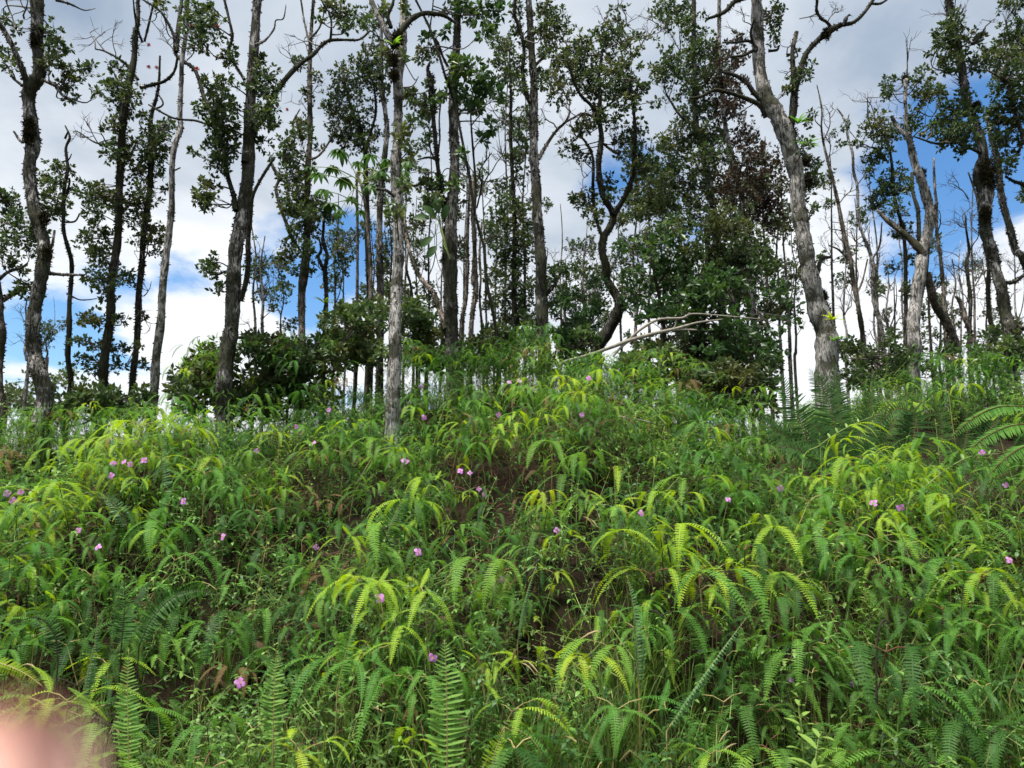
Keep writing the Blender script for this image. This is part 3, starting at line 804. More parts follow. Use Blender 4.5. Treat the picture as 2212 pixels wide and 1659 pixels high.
tree('pale trunk buried in a tall column of dense dark leaves', 10.8, 'bark_mottled',
     [(1565, 800, 17), (1562, 729, 17), (1553, 571, 17), (1549, 514, 16), (1545, 471, 16), (1530, 380, 15), (1510, 290, 14), (1504, 258, 13), (1502, 172, 12), (1500, 86, 12), (1500, 0, 10)],
     [[(1508, 280, 8), (1470, 250, 6), (1440, 205, 5)], [(1503, 180, 7), (1540, 140, 6), (1580, 120, 5)]],
     [(1436, 23, 30), (1464, 17, 30), (1487, 43, 30), (1436, 49, 20), (1473, 57, 20), (1499, 80, 24), (1522, 100, 30), (1496, 115, 26), (1450, 120, 22), (1459, 138, 26), (1439, 160, 26), (1421, 152, 18),
      (1493, 149, 34), (1536, 129, 34), (1530, 160, 32), (1493, 183, 32), (1507, 206, 32), (1507, 244, 34), (1479, 258, 25), (1536, 229, 32), (1493, 287, 34), (1522, 301, 34), (1522, 338, 34), (1450, 301, 26),
      (1430, 315, 20), (1459, 330, 26), (1507, 367, 34), (1487, 416, 34), (1507, 447, 36), (1530, 407, 36), (1421, 373, 33), (1444, 373, 30), (1416, 401, 38), (1450, 407, 38), (1407, 436, 38), (1444, 447, 38),
      (1393, 453, 30), (1480, 300, 26), (1550, 287, 28), (1542, 315, 30), (1548, 358, 32), (1460, 350, 20)],
     [(1430, 60, 1395, 20, 3), (1420, 160, 1400, 100, 2), (1440, 215, 1405, 235, 3)], L=0.066, dens=0.9, moss=0.6, crown_depth=2.0, group='leafy trees behind the crooked tree')
tree('thin pale leaning trunk with browning leaves beside the big right trunk', 10.2, 'bark_pale',
     [(1640, 800, 11), (1625, 640, 11), (1612, 500, 11), (1605, 430, 10), (1593, 358, 10), (1582, 315, 10), (1570, 258, 10), (1562, 172, 9), (1559, 86, 9), (1559, 0, 8)],
     [[(1582, 320, 5), (1600, 290, 5), (1612, 240, 4)], [(1562, 180, 5), (1590, 150, 4), (1610, 130, 3)]],
     [(1579, 129, 30), (1570, 160, 34), (1550, 186, 28), (1579, 200, 28), (1565, 238, 30), (1588, 244, 28), (1608, 287, 22), (1622, 310, 28), (1608, 330, 30), (1636, 344, 30), (1616, 367, 32), (1593, 396, 28),
      (1636, 387, 28), (1579, 424, 24), (1676, 358, 24), (1673, 401, 28), (1676, 444, 28), (1565, 387, 28), (1650, 420, 26), (1640, 460, 24), (1600, 80, 16), (1620, 420, 22), (1665, 480, 24), (1550, 100, 16)],
     [(1600, 140, 1630, 90, 3), (1590, 90, 1600, 40, 2), (1612, 300, 1640, 270, 2)], leaf='leaf_brown', L=0.062, dens=0.9, moss=0.5, crown_depth=1.5, group='leafy trees behind the crooked tree')


def fill(poly, n, r0, r1):
    """leaf clumps spread over an outline"""
    poly = np.array(poly, float)
    out = []
    lo, hi = poly.min(0), poly.max(0)
    while len(out) < n:
        p = lo + (hi - lo) * rng.random(2)
        ins = False
        j = len(poly) - 1
        for i in range(len(poly)):
            if (poly[i, 1] > p[1]) != (poly[j, 1] > p[1]) and p[0] < (poly[j, 0] - poly[i, 0]) * (p[1] - poly[i, 1]) / (poly[j, 1] - poly[i, 1]) + poly[i, 0]:
                ins = not ins
            j = i
        if ins:
            out.append((p[0], p[1], rng.uniform(r0, r1)))
    return out


tree('broad-leaved green bush right of the crooked base above the fallen branch', 8.2, 'bark_dark',
     [(1440, 800, 8), (1436, 720, 8), (1425, 650, 7), (1410, 590, 6), (1400, 540, 5), (1395, 500, 4)],
     [[(1430, 680, 5), (1460, 640, 5), (1490, 610, 4), (1530, 600, 3)], [(1432, 700, 5), (1475, 690, 4), (1520, 680, 3)], [(1418, 620, 5), (1450, 570, 4), (1470, 530, 3)]],
     fill([(1360, 480), (1470, 470), (1500, 560), (1560, 590), (1570, 700), (1480, 700), (1420, 690), (1370, 690), (1350, 600)], 40, 18, 30),
     leaf='leaf_broad', L=0.09, dens=0.55, moss=0.8, crown_depth=1.5, group='shrubs on the crest')
tree('spreading broad-leaved shrub under the pale column trunk', 7.8, 'bark_dark',
     [(1580, 850, 8), (1585, 790, 8), (1590, 730, 7), (1600, 680, 6), (1590, 640, 4)], [[(1588, 740, 5), (1640, 690, 4), (1690, 660, 3)], [(1588, 750, 5), (1545, 700, 4), (1500, 670, 3)]],
     fill([(1490, 620), (1580, 590), (1700, 620), (1720, 700), (1700, 780), (1600, 800), (1530, 790), (1490, 720)], 38, 16, 26),
     leaf='leaf_broad', L=0.085, dens=0.5, moss=0.6, crown_depth=1.3, group='shrubs on the crest')
tree('dark twisted small tree with drooping leaves above the shaded fern hollow', 8.6, 'bark_dark',
     [(1500, 840, 13), (1505, 760, 14), (1512, 720, 14), (1500, 690, 12), (1512, 640, 10), (1530, 590, 9), (1532, 520, 9), (1528, 470, 8)], [[(1508, 730, 9), (1480, 760, 8), (1466, 800, 7)], [(1512, 700, 6), (1540, 690, 5)]],
     fill([(1460, 470), (1600, 460), (1660, 560), (1640, 640), (1560, 640), (1480, 620)], 34, 20, 32) + fill([(1500, 720), (1650, 700), (1690, 800), (1640, 850), (1520, 850)], 26, 18, 28),
     leaf='leaf_ohia', L=0.062, dens=0.9, moss=1.6, crown_depth=1.3, group='shrubs on the crest')
tree('biggest trunk, leaning and grey with shaggy bark, on the right', 6.8, 'bark_pale',
     [(1784, 850, 52), (1782, 797, 50), (1782, 729, 47), (1765, 671, 42), (1748, 614, 37), (1736, 557, 34), (1728, 499, 33), (1722, 450, 32), (1719, 387, 33), (1705, 335, 38), (1688, 287, 38), (1668, 244, 36),
      (1652, 210, 32), (1642, 143, 28), (1642, 57, 27), (1639, 0, 26)],
     [['bark_dark', (1703, 300, 24), (1707, 270, 20), (1713, 244, 18), (1716, 200, 17), (1722, 172, 15), (1731, 143, 13), (1742, 115, 12), (1765, 89, 12), (1788, 69, 16), (1817, 54, 12), (1842, 49, 9), (1863, 32, 8), (1880, 9, 8), (1890, -6, 7)],
      ['bark_dark', (1797, 62, 8), (1786, 48, 7), (1774, 40, 7), (1764, 23, 7), (1765, 0, 6)], ['bark_brown', (1715, 205, 10), (1713, 149, 11), (1712, 109, 10), (1721, 69, 9)], ['bark_dark', (1880, 8, 6), (1900, 8, 6), (1912, 2, 5), (1925, -8, 4)],
      ['bark_dark', (1656, 252, 14), (1645, 232, 12), (1631, 221, 11), (1593, 206, 9), (1565, 198, 9), (1542, 195, 8), (1513, 209, 7), (1490, 212, 5)], ['bark_dark', (1645, 218, 13), (1628, 200, 11), (1613, 178, 11), (1588, 163, 9), (1560, 155, 6)],
      ['bark_dark', (1640, 112, 9), (1628, 109, 8), (1605, 120, 7), (1575, 123, 5)], ['bark_dark', (1636, 105, 8), (1619, 89, 7), (1588, 92, 6), (1560, 92, 4)], ['bark_dark', (1626, 95, 6), (1622, 69, 6), (1630, 40, 4)],
      ['bark_dark', (1640, -10, 9), (1590, 2, 11), (1565, 26, 10), (1530, 40, 6)], ['bark_dark', (1660, 110, 7), (1678, 108, 6), (1684, 98, 3)], ['bark_dark', (1766, 590, 10), (1774, 560, 9), (1790, 556, 7), (1797, 556, 3)]],
     [(1668, 29, 20), (1673, 52, 18), (1670, 83, 14), (1742, 143, 15), (1734, 166, 17), (1711, 183, 13), (1696, 198, 11), (1739, 310, 18), (1751, 358, 24), (1754, 387, 22), (1745, 258, 14), (1748, 420, 14), (1740, 455, 12), (1690, 20, 10),
      (1760, 450, 10), (1715, 120, 8)],
     [(1700, 120, 1690, 90, 2), (1762, 30, 1735, 40, 2), (1788, 48, 1800, 10, 3), (1715, 150, 1690, 170, 2), (1628, 60, 1600, 30, 3), (1630, 220, 1600, 260, 2)], moss=0.9, L=0.05)
tree('slender mostly bare tree right of the biggest trunk with a wavy top', 10.0, 'bark_brown',
     [(1880, 810, 11), (1871, 757, 10), (1857, 700, 10), (1848, 657, 9), (1842, 614, 9), (1834, 562, 9), (1822, 514, 9), (1814, 456, 8), (1808, 424, 7), (1797, 381, 7), (1789, 344, 6), (1782, 307, 5), (1774, 275, 4), (1775, 244, 4),
      (1771, 212, 3), (1765, 183, 2)],
     [[(1846, 640, 5), (1862, 610, 4), (1874, 560, 3)], [(1836, 565, 5), (1812, 540, 4), (1790, 530, 3)], [(1775, 275, 3), (1762, 262, 2), (1760, 250, 2)]],
     [(1800, 290, 8), (1790, 400, 8)], [(1826, 540, 1870, 500, 3), (1834, 565, 1790, 530, 3), (1812, 440, 1850, 400, 2), (1790, 350, 1775, 300, 2), (1780, 300, 1800, 240, 2), (1820, 500, 1780, 470, 3)], moss=0.8, group='thin bare trees on the right')
tree('wavy pale stem with a bent broken tip, second bare tree right of the biggest trunk', 10.0, 'bark_pale',
     [(1916, 800, 11), (1906, 700, 10), (1894, 643, 10), (1888, 585, 9), (1880, 542, 8), (1865, 508, 7), (1857, 471, 6), (1854, 401, 6), (1847, 367, 6), (1842, 330, 6), (1834, 295, 5), (1831, 264, 5), (1825, 241, 4), (1814, 229, 3)],
     [[(1831, 262, 3), (1834, 246, 2)], [(1884, 560, 5), (1900, 530, 4), (1905, 480, 3)]], [(1890, 600, 8), (1860, 480, 8)], [(1886, 580, 1910, 540, 3), (1876, 535, 1840, 510, 3), (1852, 400, 1880, 360, 3)], moss=0.7, group='thin bare trees on the right')
tree('leafy dark slim tree between the bare stems and the forked grey snag', 9.4, 'bark_dark',
     [(1960, 800, 9), (1962, 700, 9), (1958, 600, 8), (1957, 557, 8), (1949, 499, 8), (1938, 459, 7), (1929, 416, 7), (1920, 358, 6), (1914, 315, 5), (1905, 285, 4)],
     [[(1918, 350, 5), (1898, 325, 4), (1880, 318, 3)], [(1985, 520, 9), (1983, 456, 9), (1972, 416, 8), (1970, 373, 7)]],
     [(1903, 264, 26), (1883, 281, 24), (1906, 298, 26), (1931, 292, 18), (1903, 338, 24), (1883, 344, 17), (1877, 370, 15), (1917, 396, 26), (1934, 387, 24), (1946, 407, 20), (1903, 416, 26), (1886, 444, 22), (1931, 444, 24),
      (1850, 310, 10), (1826, 270, 10), (1818, 310, 9), (1950, 500, 18), (1935, 500, 14), (1960, 560, 14), (1920, 580, 10), (1970, 620, 14), (1975, 680, 14)],
     [(1885, 280, 1860, 200, 4), (1878, 265, 1845, 230, 3), (1890, 262, 1885, 200, 3)], L=0.055, dens=0.95, moss=0.8)
tree('forked grey snag with a moss ball on its tip, right side', 8.0, 'bark_pale',
     [(1974, 840, 28), (1971, 757, 27), (1971, 700, 26), (1983, 643, 26), (1989, 585, 26), (1997, 545, 24), (2006, 514, 22), (2010, 470, 22), (2000, 430, 21), (1983, 387, 18), (1974, 353, 16), (1963, 315, 14), (1954, 287, 12),
      (1951, 258, 8), (1949, 215, 7), (1951, 178, 9)],
     [['bark_brown', (1995, 548, 17), (1969, 519, 16), (1946, 499, 13), (1917, 476, 11), (1894, 453, 5)], ['bark_brown', (2003, 590, 16), (2010, 620, 17), (2020, 657, 17), (2037, 686, 18), (2058, 723, 17), (2070, 760, 18)], [(1956, 292, 10), (1940, 275, 9), (1926, 252, 8)],
      ['bark_dark', (1960, 300, 4), (1972, 270, 4), (1990, 225, 3)]],
     [(1992, 166, 20), (1917, 178, 16), (1914, 206, 12), (2003, 198, 25), (2023, 195, 20), (1989, 218, 20), (1974, 249, 20), (1925, 195, 10), (1968, 275, 10), (2035, 210, 10)],
     [(1958, 165, 1968, 110, 2), (1968, 300, 2000, 250, 2)], moss=0.7)
for lab, bk, pts, br in (
        ('thin upright pole right of the forked snag', 'bark_brown', [(2046, 800, 8), (2043, 686, 8), (2037, 628, 7), (2032, 571, 7), (2023, 499, 6), (2017, 442, 6), (2016, 401, 5), (2015, 344, 4)], [(2025, 500, 2055, 440, 3), (2030, 560, 2060, 520, 3)]),
        ('broken-topped short stem between the poles at the far right', 'bark_brown', [(2096, 800, 10), (2092, 729, 10), (2083, 694, 10), (2075, 654, 9), (2063, 640, 4)], [(2085, 700, 2070, 660, 2)]),
        ('crooked twiggy bare stem rising behind the broken-topped one', 'bark_dark', [(2096, 810, 8), (2095, 700, 8), (2095, 643, 8), (2092, 571, 7), (2098, 537, 6), (2086, 499, 4), (2082, 470, 3)],
         [(2095, 640, 2130, 560, 4), (2094, 600, 2060, 540, 3), (2097, 540, 2120, 500, 3), (2090, 510, 2075, 450, 3), (2095, 660, 2065, 620, 3)]),
        ('thin knobbly stem just left of the mossy bulged trunk', 'bark_dark', [(2155, 800, 10), (2149, 729, 10), (2138, 686, 9), (2132, 628, 9), (2126, 580, 8), (2118, 528, 8), (2103, 485, 7), (2095, 448, 6), (2090, 410, 4), (2080, 380, 3)],
         [(2110, 500, 2090, 450, 2), (2120, 530, 2140, 500, 2), (2092, 430, 2070, 380, 3), (2128, 590, 2100, 560, 3)])):
    tree(lab, 9.0, bk, pts, [], [], br, moss=1.3, group='thin bare trees on the right')
tree('mossy trunk with a black bulge halfway up near the right edge', 6.8, 'bark_mottled',
     [(2183, 850, 27), (2181, 800, 26), (2178, 757, 25), (2175, 714, 25), (2172, 671, 24), (2164, 628, 23), (2158, 585, 22), (2152, 537, 23), (2138, 499, 24), (2134, 464, 26), (2141, 420, 30), (2139, 385, 40), (2136, 365, 34), (2132, 330, 22),
      (2121, 287, 21), (2109, 235, 18), (2103, 183, 18), (2098, 138, 18), (2089, 80, 17), (2080, 34, 17), (2069, 0, 17)],
     [['bark_dark', (2120, 330, 8), (2083, 315, 7), (2055, 304, 6), (2023, 310, 5), (1974, 295, 3)], ['bark_dark', (2172, 611, 9), (2192, 608, 9), (2214, 592, 7)], ['bark_brown', (2184, 694, 9), (2201, 706, 9), (2220, 714, 7)],
      ['bark_dark', (2100, 96, 7), (2116, 80, 6), (2128, 60, 4)], [(2130, 455, 7), (2120, 462, 8)]],
     [(2032, 63, 19), (2060, 52, 22), (2046, 83, 24), (2026, 100, 18), (2069, 86, 18), (2032, 138, 18), (2055, 143, 20), (2050, 112, 16), (2112, 86, 20), (2118, 143, 18), (2075, 123, 13), (2066, 235, 27), (2052, 258, 26),
      (2075, 272, 28), (2032, 275, 22), (2009, 278, 16), (2089, 298, 26), (2060, 292, 25), (2083, 212, 15), (2069, 327, 11), (2045, 300, 18), (2100, 260, 14), (2110, 120, 12)],
     [(2075, 10, 2040, 60, 3), (2128, 58, 2150, 30, 3), (2100, 190, 2070, 170, 2)], dens=1.15, moss=2.0)
tree('leafy tree leaning in from the right edge with a thin pale limb', 7.6, 'bark_brown',
     [(2300, 860, 14), (2280, 700, 14), (2262, 560, 13), (2240, 440, 12), (2212, 353, 10), (2195, 324, 9), (2181, 287, 8), (2166, 244, 8), (2152, 200, 8), (2129, 183, 6), (2112, 166, 4)],
     [[(2200, 330, 7), (2230, 240, 6), (2220, 140, 5), (2200, 60, 4)], ['bark_dark', (2235, 430, 9), (2212, 400, 9), (2190, 392, 7), (2172, 381, 5)]],
     [(2146, 109, 25), (2164, 126, 26), (2184, 92, 28), (2195, 57, 28), (2204, 129, 26), (2189, 158, 28), (2169, 186, 24), (2198, 200, 28), (2184, 235, 28), (2204, 252, 24), (2146, 244, 20), (2152, 272, 20), (2161, 301, 20), (2175, 358, 17),
      (2169, 9, 13), (2195, 9, 18), (2181, 341, 16), (2225, 90, 30), (2230, 190, 30), (2160, 160, 18), (2215, 300, 16), (2195, 270, 16), (2180, 125, 20), (2210, 170, 20)],
     [(2150, 120, 2140, 50, 3)], dens=1.2)
tree('thin trunk blotched with black lichen right of the bulged mossy trunk', 8.0, 'bark_mottled',
     [(2290, 820, 16), (2260, 680, 15), (2212, 557, 15), (2204, 537, 15), (2189, 499, 15), (2178, 457, 14), (2166, 416, 14), (2161, 373, 13), (2155, 324, 13), (2148, 280, 9), (2140, 230, 6)],
     [], [(2150, 240, 18), (2165, 300, 16)], moss=1.5)

# clumps of ball moss and nest-like litter on the snag
def moss_ball(tree_o, u, v, r, D):
    mb = MB()
    c = at(u, v, D)
    off = np.array(tree_o.location)
    n = 500
    e = norm(rng.normal(size=(n, 3)))
    b = c - off + e * px(r, D) * rng.uniform(0.3, 1.0, (n, 1)) * np.array([0.8, 0.8, 1.5]) * rng.choice([0.7, 1.0, 1.2], (n, 1))
    d = norm(e + rng.normal(size=(n, 3)) * 0.9)
    s = norm(np.cross(d, rng.normal(size=(n, 3)))) * 0.005
    L_ = rng.uniform(0.015, 0.04, (n, 1))
    mb.add_quads(np.stack([b - s, b + s, b + d * L_ + s * 0.4, b + d * L_ - s * 0.4], 1), rng.uniform(0, 1, n))
    mb.build('moss_ball', M['moss'], tree_o)


snag = [o for o in TREES if 'moss ball' in o['label']][0]
moss_ball(snag, 1957, 172, 11, 8.0)
moss_ball(snag, 1992, 375, 9, 8.0)
big = [o for o in TREES if 'biggest' in o['label']][0]
for (u, v, r) in ((1785, 72, 10), (1738, 555, 13), (1778, 640, 10), (1785, 668, 10), (1712, 290, 14), (1740, 345, 12), (1745, 395, 11), (1733, 455, 9)):
    moss_ball(big, u, v, r, 6.75)
mid_ = [o for o in TREES if 'thick middle' in o['label']][0]
for (u, v, r) in ((931, 172, 9), (962, 440, 9), (962, 560, 10), (964, 500, 10), (963, 470, 8)):
    moss_ball(mid_, u, v, r, 7.15)
front = [o for o in TREES if 'pale front' in o['label']][0]
for (u, v, r) in ((858, 85, 15), (850, 130, 14), (851, 165, 10)):
    moss_ball(front, u, v, r, 5.66)
bul = [o for o in TREES if 'black bulge' in o['label']][0]
for (u, v, r) in ((2136, 360, 20), (2144, 385, 20), (2130, 375, 18), (2130, 462, 12), (2110, 230, 8)):
    moss_ball(bul, u, v, r, 6.78)
swy = [o for o in TREES if 'swaying' in o['label']][0]
for (u, v, r) in ((62, 292, 14), (62, 270, 12), (97, 560, 14), (100, 545, 12), (76, 90, 13), (80, 60, 12), (96, 470, 12)):
    moss_ball(swy, u, v, r, 6.18)

# ---- thinner trees farther off, seen between the front trunks
random.seed(21)
BACK = []
LM = [(0, 'far left'), (260, 'the twin mossy stems'), (490, 'the tall dark trunk'), (660, 'the slender leafy trunk'), (850, 'the pale front trunk'), (980, 'the thick middle trunk'), (1165, 'the straight mottled trunk'),
      (1310, 'the crooked dark tree'), (1540, 'the dense leafy column'), (1750, 'the biggest trunk'), (1980, 'the forked snag'), (2160, 'the bulged mossy trunk')]


def near_landmark(u):
    return min(LM, key=lambda a: abs(a[0] - u))[1]


def back_tree(u, D, vtop, w0, leafy, bark, lean):
    pts = []
    v0 = 800
    n = 8
    ph = random.uniform(0, 6)
    am = random.uniform(2, 7)
    for i in range(n + 1):
        t = i / n
        pts.append((u + lean * t + am * math.sin(t * 5 + ph) * t + am * 0.4 * math.sin(t * 13 + ph), v0 + (vtop - v0) * t, w0 * (1 - 0.72 * t)))
    clumps, bare, limbs = [], [], []
    if leafy:
        for k in range(int(leafy)):
            t = random.uniform(0.3, 1.02)
            q = pts[min(n, int(t * n))]
            clumps.append((q[0] + random.gauss(0, 17), v0 + (vtop - v0) * t + random.gauss(0, 8), random.uniform(12, 22)))
    for k in range(3 if leafy else 6):
        t = random.uniform(0.35, 0.95)
        q = pts[min(n, int(t * n))]
        s = random.choice((-1, 1))
        bare.append((q[0], q[1], q[0] + s * random.uniform(12, 36), q[1] - random.uniform(15, 55), random.choice((2, 2, 3))))
    if random.random() < 0.7:
        t = random.choice((3, 4, 5))
        q = pts[t]
        s = random.choice((-1, 1))
        limbs.append([(q[0], q[1], q[2] * 0.6), (q[0] + s * 10, q[1] - 26, q[2] * 0.5), (q[0] + s * 16, q[1] - 70, q[2] * 0.4), (q[0] + s * 13, q[1] - 110, q[2] * 0.2)])
    kind = 'leafy' if leafy else 'bare'
    lab = '%s %s trunk far behind %s' % ('thin', kind, near_landmark(u))
    o = tree(lab, D, bark, pts, limbs, clumps, bare, name='thin_tree', group='thin %s trees far behind %s' % (kind, near_landmark(u)), moss=0.5, L=0.07, dens=0.8, top=False)
    BACK.append(o)


for (u, D, vt, w0, lf, bk, ln) in [
        (60, 15, 640, 7, 0, 'bark_pale', 3), (100, 22, 700, 5, 4, 'bark_brown', 6), (565, 11, 510, 9, 0, 'bark_pale', 6), (552, 12, 470, 7, 6, 'bark_brown', -6), (600, 13, 560, 5, 6, 'bark_dark', 8),
        (720, 13, 420, 6, 7, 'bark_dark', 10), (745, 14, 470, 5, 5, 'bark_brown', -8), (870, 12, 330, 6, 9, 'bark_brown', 10), (905, 13, 430, 5, 8, 'bark_dark', -6), (925, 12, 250, 6, 8, 'bark_dark', 5),
        (952, 14, 380, 5, 0, 'bark_pale', 4), (1000, 13, 330, 6, 4, 'bark_pale', 6), (1052, 13, 340, 6, 6, 'bark_brown', -8), (1068, 15, 400, 5, 5, 'bark_dark', 5), (1090, 12, 90, 7, 14, 'bark_mottled', 10),
        (1135, 13, 200, 6, 12, 'bark_dark', -5), (1213, 12, 430, 6, 0, 'bark_brown', -2), (1225, 13, 560, 7, 5, 'bark_brown', -6), (1240, 14, 600, 6, 3, 'bark_pale', 12), (1262, 11, 470, 6, 5, 'bark_pale', 2),
        (1256, 15, 520, 5, 8, 'bark_dark', 8), (1375, 12, 380, 8, 12, 'bark_brown', -10), (1400, 14, 300, 7, 10, 'bark_mottled', 6), (1372, 13, 620, 8, 4, 'bark_mottled', 2), (1430, 13, 420, 7, 12, 'bark_dark', 5),
        (1462, 15, 350, 7, 10, 'bark_pale', 8), (1475, 12, 600, 8, 6, 'bark_dark', -6), (1600, 14, 330, 8, 12, 'bark_dark', -14), (1620, 16, 420, 7, 10, 'bark_mottled', -8), (1660, 13, 300, 8, 14, 'bark_brown', -16),
        (1690, 15, 380, 7, 12, 'bark_mottled', -10), (1705, 12, 440, 8, 10, 'bark_brown', -14), (1640, 12, 560, 7, 10, 'bark_dark', -6), (1720, 18, 500, 6, 8, 'bark_dark', -4), (1810, 14, 330, 7, 6, 'bark_dark', -18),
        (1830, 13, 480, 6, 0, 'bark_pale', -14), (1862, 15, 430, 7, 0, 'bark_brown', -22), (1895, 14, 560, 6, 3, 'bark_pale', -10), (1900, 17, 360, 6, 0, 'bark_brown', -16), (1925, 13, 560, 7, 0, 'bark_pale', -12),
        (1938, 16, 600, 6, 4, 'bark_dark', -6), (1955, 18, 480, 6, 0, 'bark_pale', -12), (2015, 13, 480, 7, 4, 'bark_dark', -10), (2030, 15, 600, 6, 3, 'bark_dark', 4), (2060, 14, 560, 7, 3, 'bark_brown', -6),
        (2075, 17, 520, 5, 0, 'bark_pale', 3), (2110, 16, 380, 6, 0, 'bark_brown', -14), (2130, 18, 560, 5, 4, 'bark_dark', -6), (2200, 13, 520, 6, 0, 'bark_pale', -8), (2240, 15, 300, 8, 8, 'bark_mottled', -12),
        (2300, 12, 200, 9, 10, 'bark_dark', -16), (2400, 10, 60, 12, 14, 'bark_mottled', -20), (-80, 9, 60, 14, 14, 'bark_mottled', 15), (-170, 8, 20, 18, 14, 'bark_dark', 20), (-300, 9, 100, 14, 12, 'bark_mottled', 10),
        (2520, 8, 20, 18, 14, 'bark_dark', -20), (1340, 17, 460, 6, 10, 'bark_dark', 4), (1520, 17, 420, 7, 12, 'bark_dark', -6), (1570, 18, 380, 7, 12, 'bark_dark', -8), (1180, 16, 540, 6, 6, 'bark_dark', 3),
        (1290, 18, 560, 5, 8, 'bark_brown', 3), (800, 15, 500, 6, 10, 'bark_dark', 3), (840, 14, 420, 6, 10, 'bark_dark', 6)]:
    back_tree(u, D, vt, w0, lf, bk, ln)

# distant trees over the left shoulder of the bank
for i, (u, D, v, r, lab) in enumerate(((15, 38, 862, 46, 'hazy round tree on the skyline at the lower left edge'), (62, 44, 872, 34, 'smaller hazy tree beside the skyline tree at the left edge'), (112, 40, 815, 36, 'loose-headed far tree behind the swaying trunk'))):
    tree(lab, D, 'bark_brown', [(u, 900, 6), (u + 2, v + r * 0.4, 5), (u + 3, v, 3)], [],
         [(u + random.gauss(0, r * 0.5), v + random.gauss(0, r * 0.35), r * 0.42) for _ in range(10 if i < 2 else 6)], leaf='leaf_light', L=0.22, dens=0.5, moss=0, group='far trees on the left skyline', name='far_tree', crown_depth=5)

# ---- umbrella-leaved plant: hands of big drooping leaflets behind the pale front trunk
def leaflet_mesh(name, L, W, mat_, droop=0.5, n=6, fold=0.18):
    mb = MB()
    xs = np.linspace(0, 1, n + 1)
    wid = W * np.sin(np.pi * np.clip(xs * 0.93 + 0.05, 0, 1)) ** 0.75
    ang = -droop * xs
    dx = np.cos(ang) * L / n
    dz = np.sin(ang) * L / n
    X = np.concatenate([[0], np.cumsum(dx[:-1])])
    Z = np.concatenate([[0], np.cumsum(dz[:-1])])
    V, f = [], []
    for i in range(n + 1):
        V += [(X[i], -wid[i] / 2, Z[i] + fold * wid[i] / 2), (X[i], 0, Z[i]), (X[i], wid[i] / 2, Z[i] + fold * wid[i] / 2)]
    for i in range(n):
        a = i * 3
        f += [(a, a + 3, a + 4, a + 1), (a + 1, a + 4, a + 5, a + 2)]
    mb.add(V, f)
    return mb.mesh(name, mat_, True)


def frame(p, xdir, up=UP):
    x = norm(np.array(xdir, float))
    y = norm(np.cross(up, x))
    z = np.cross(x, y)
    m = Matrix(((x[0], y[0], z[0], p[0]), (x[1], y[1], z[1], p[1]), (x[2], y[2], z[2], p[2]), (0, 0, 0, 1)))
    return m


UL = [leaflet_mesh('umbrella_leaflet', l_, l_ * 0.27, M['leaf_umbrella'], dr) for l_, dr in ((0.18, 1.0), (0.21, 1.3), (0.15, 0.8))]


def umbrella_plant():
    D = 8.2
    base = at(790, 780, D)
    base[2] = float(g(base[0], base[1])) - 0.05
    root = thing('umbrella_plant', 'shrub with hands of big drooping leaflets behind the pale front trunk', 'shrub', base, 'shrubs on the crest')
    off = base
    st = MB()
    Q = spline(np.array([[*base, 0.03], [*at(800, 640, D), 0.026], [*at(795, 500, D), 0.022], [*at(785, 420, D), 0.018], [*at(770, 370, D), 0.012]]), 5)
    tube(st, Q[:, :3] - off, Q[:, 3], 7, 0.04)
    hands = [(734, 325, 1.0), (720, 360, 0.9), (690, 375, 1.0), (700, 410, 1.0), (715, 440, 0.9), (745, 385, 1.0), (775, 350, 0.9), (800, 335, 1.0), (818, 370, 1.0), (870, 370, 1.0), (880, 395, 0.8), (760, 425, 0.8), (800, 400, 0.9), (672, 360, 0.7),
             (880, 350, 0.8), (835, 345, 0.8), (780, 455, 0.7), (735, 455, 0.7)]
    pet = MB()
    for (u, v, s) in hands:
        c = at(u, v, D + rng.normal() * 0.2)
        q = Q[rng.integers(len(Q) - 9, len(Q)), :3]
        md = (q + c) / 2 + np.array([0, 0, 0.06])
        tube(pet, spline(np.array([q, md, c]), 4) - off, np.linspace(0.007, 0.004, 9), 4)
        n = rng.integers(9, 13)
        out = c - Q[-3, :3]
        out[2] = 0
        out = norm(out) if np.linalg.norm(out) > 0.05 else np.array([0, -1.0, 0])
        ph = rng.uniform(0, 6.28)
        for k in range(n):
            a = ph + 2 * math.pi * k / n
            d = np.array([math.cos(a), math.sin(a), -0.25 + rng.normal() * 0.1]) + out * 0.25
            o = link('leaflet', UL[rng.integers(3)], root, frame(c - off, d) @ Matrix.Scale(s * rng.uniform(0.85, 1.1), 4))
    st.build('stem', M['bark_brown'], root, True)
    pet.build('leaf_stalks', M['stem_green'], root, True)


umbrella_plant()

# a few very large paddle leaves on a climber in front of the middle trunk
def climber():
    D = 6.9
    base = at(972, 560, D)
    root = thing('climbing_plant', 'climber with a few very large paddle leaves on the thick middle trunk', 'climber', base)
    PL = leaflet_mesh('paddle_leaf', 0.16, 0.085, M['leaf_umbrella'], 0.5)
    st = MB()
    for (u, v, u2, v2) in ((950, 480, 928, 455), (950, 480, 944, 440), (952, 500, 915, 525), (955, 520, 930, 545), (945, 470, 908, 468), (950, 490, 962, 455)):
        a, b = at(u, v, D), at(u2, v2, D - 0.06)
        tube(st, np.array([base, (base + a) / 2 + np.array([0, -.02, 0]), a, (a + b) / 2]) - base, [0.006, 0.006, 0.005, 0.003], 4)
        link('leaf', PL, root, frame((a + b) / 2 - base, b - a, np.array([0.1, -1, 0.3])))
    st.build('stem', M['stem_green'], root)


climber()

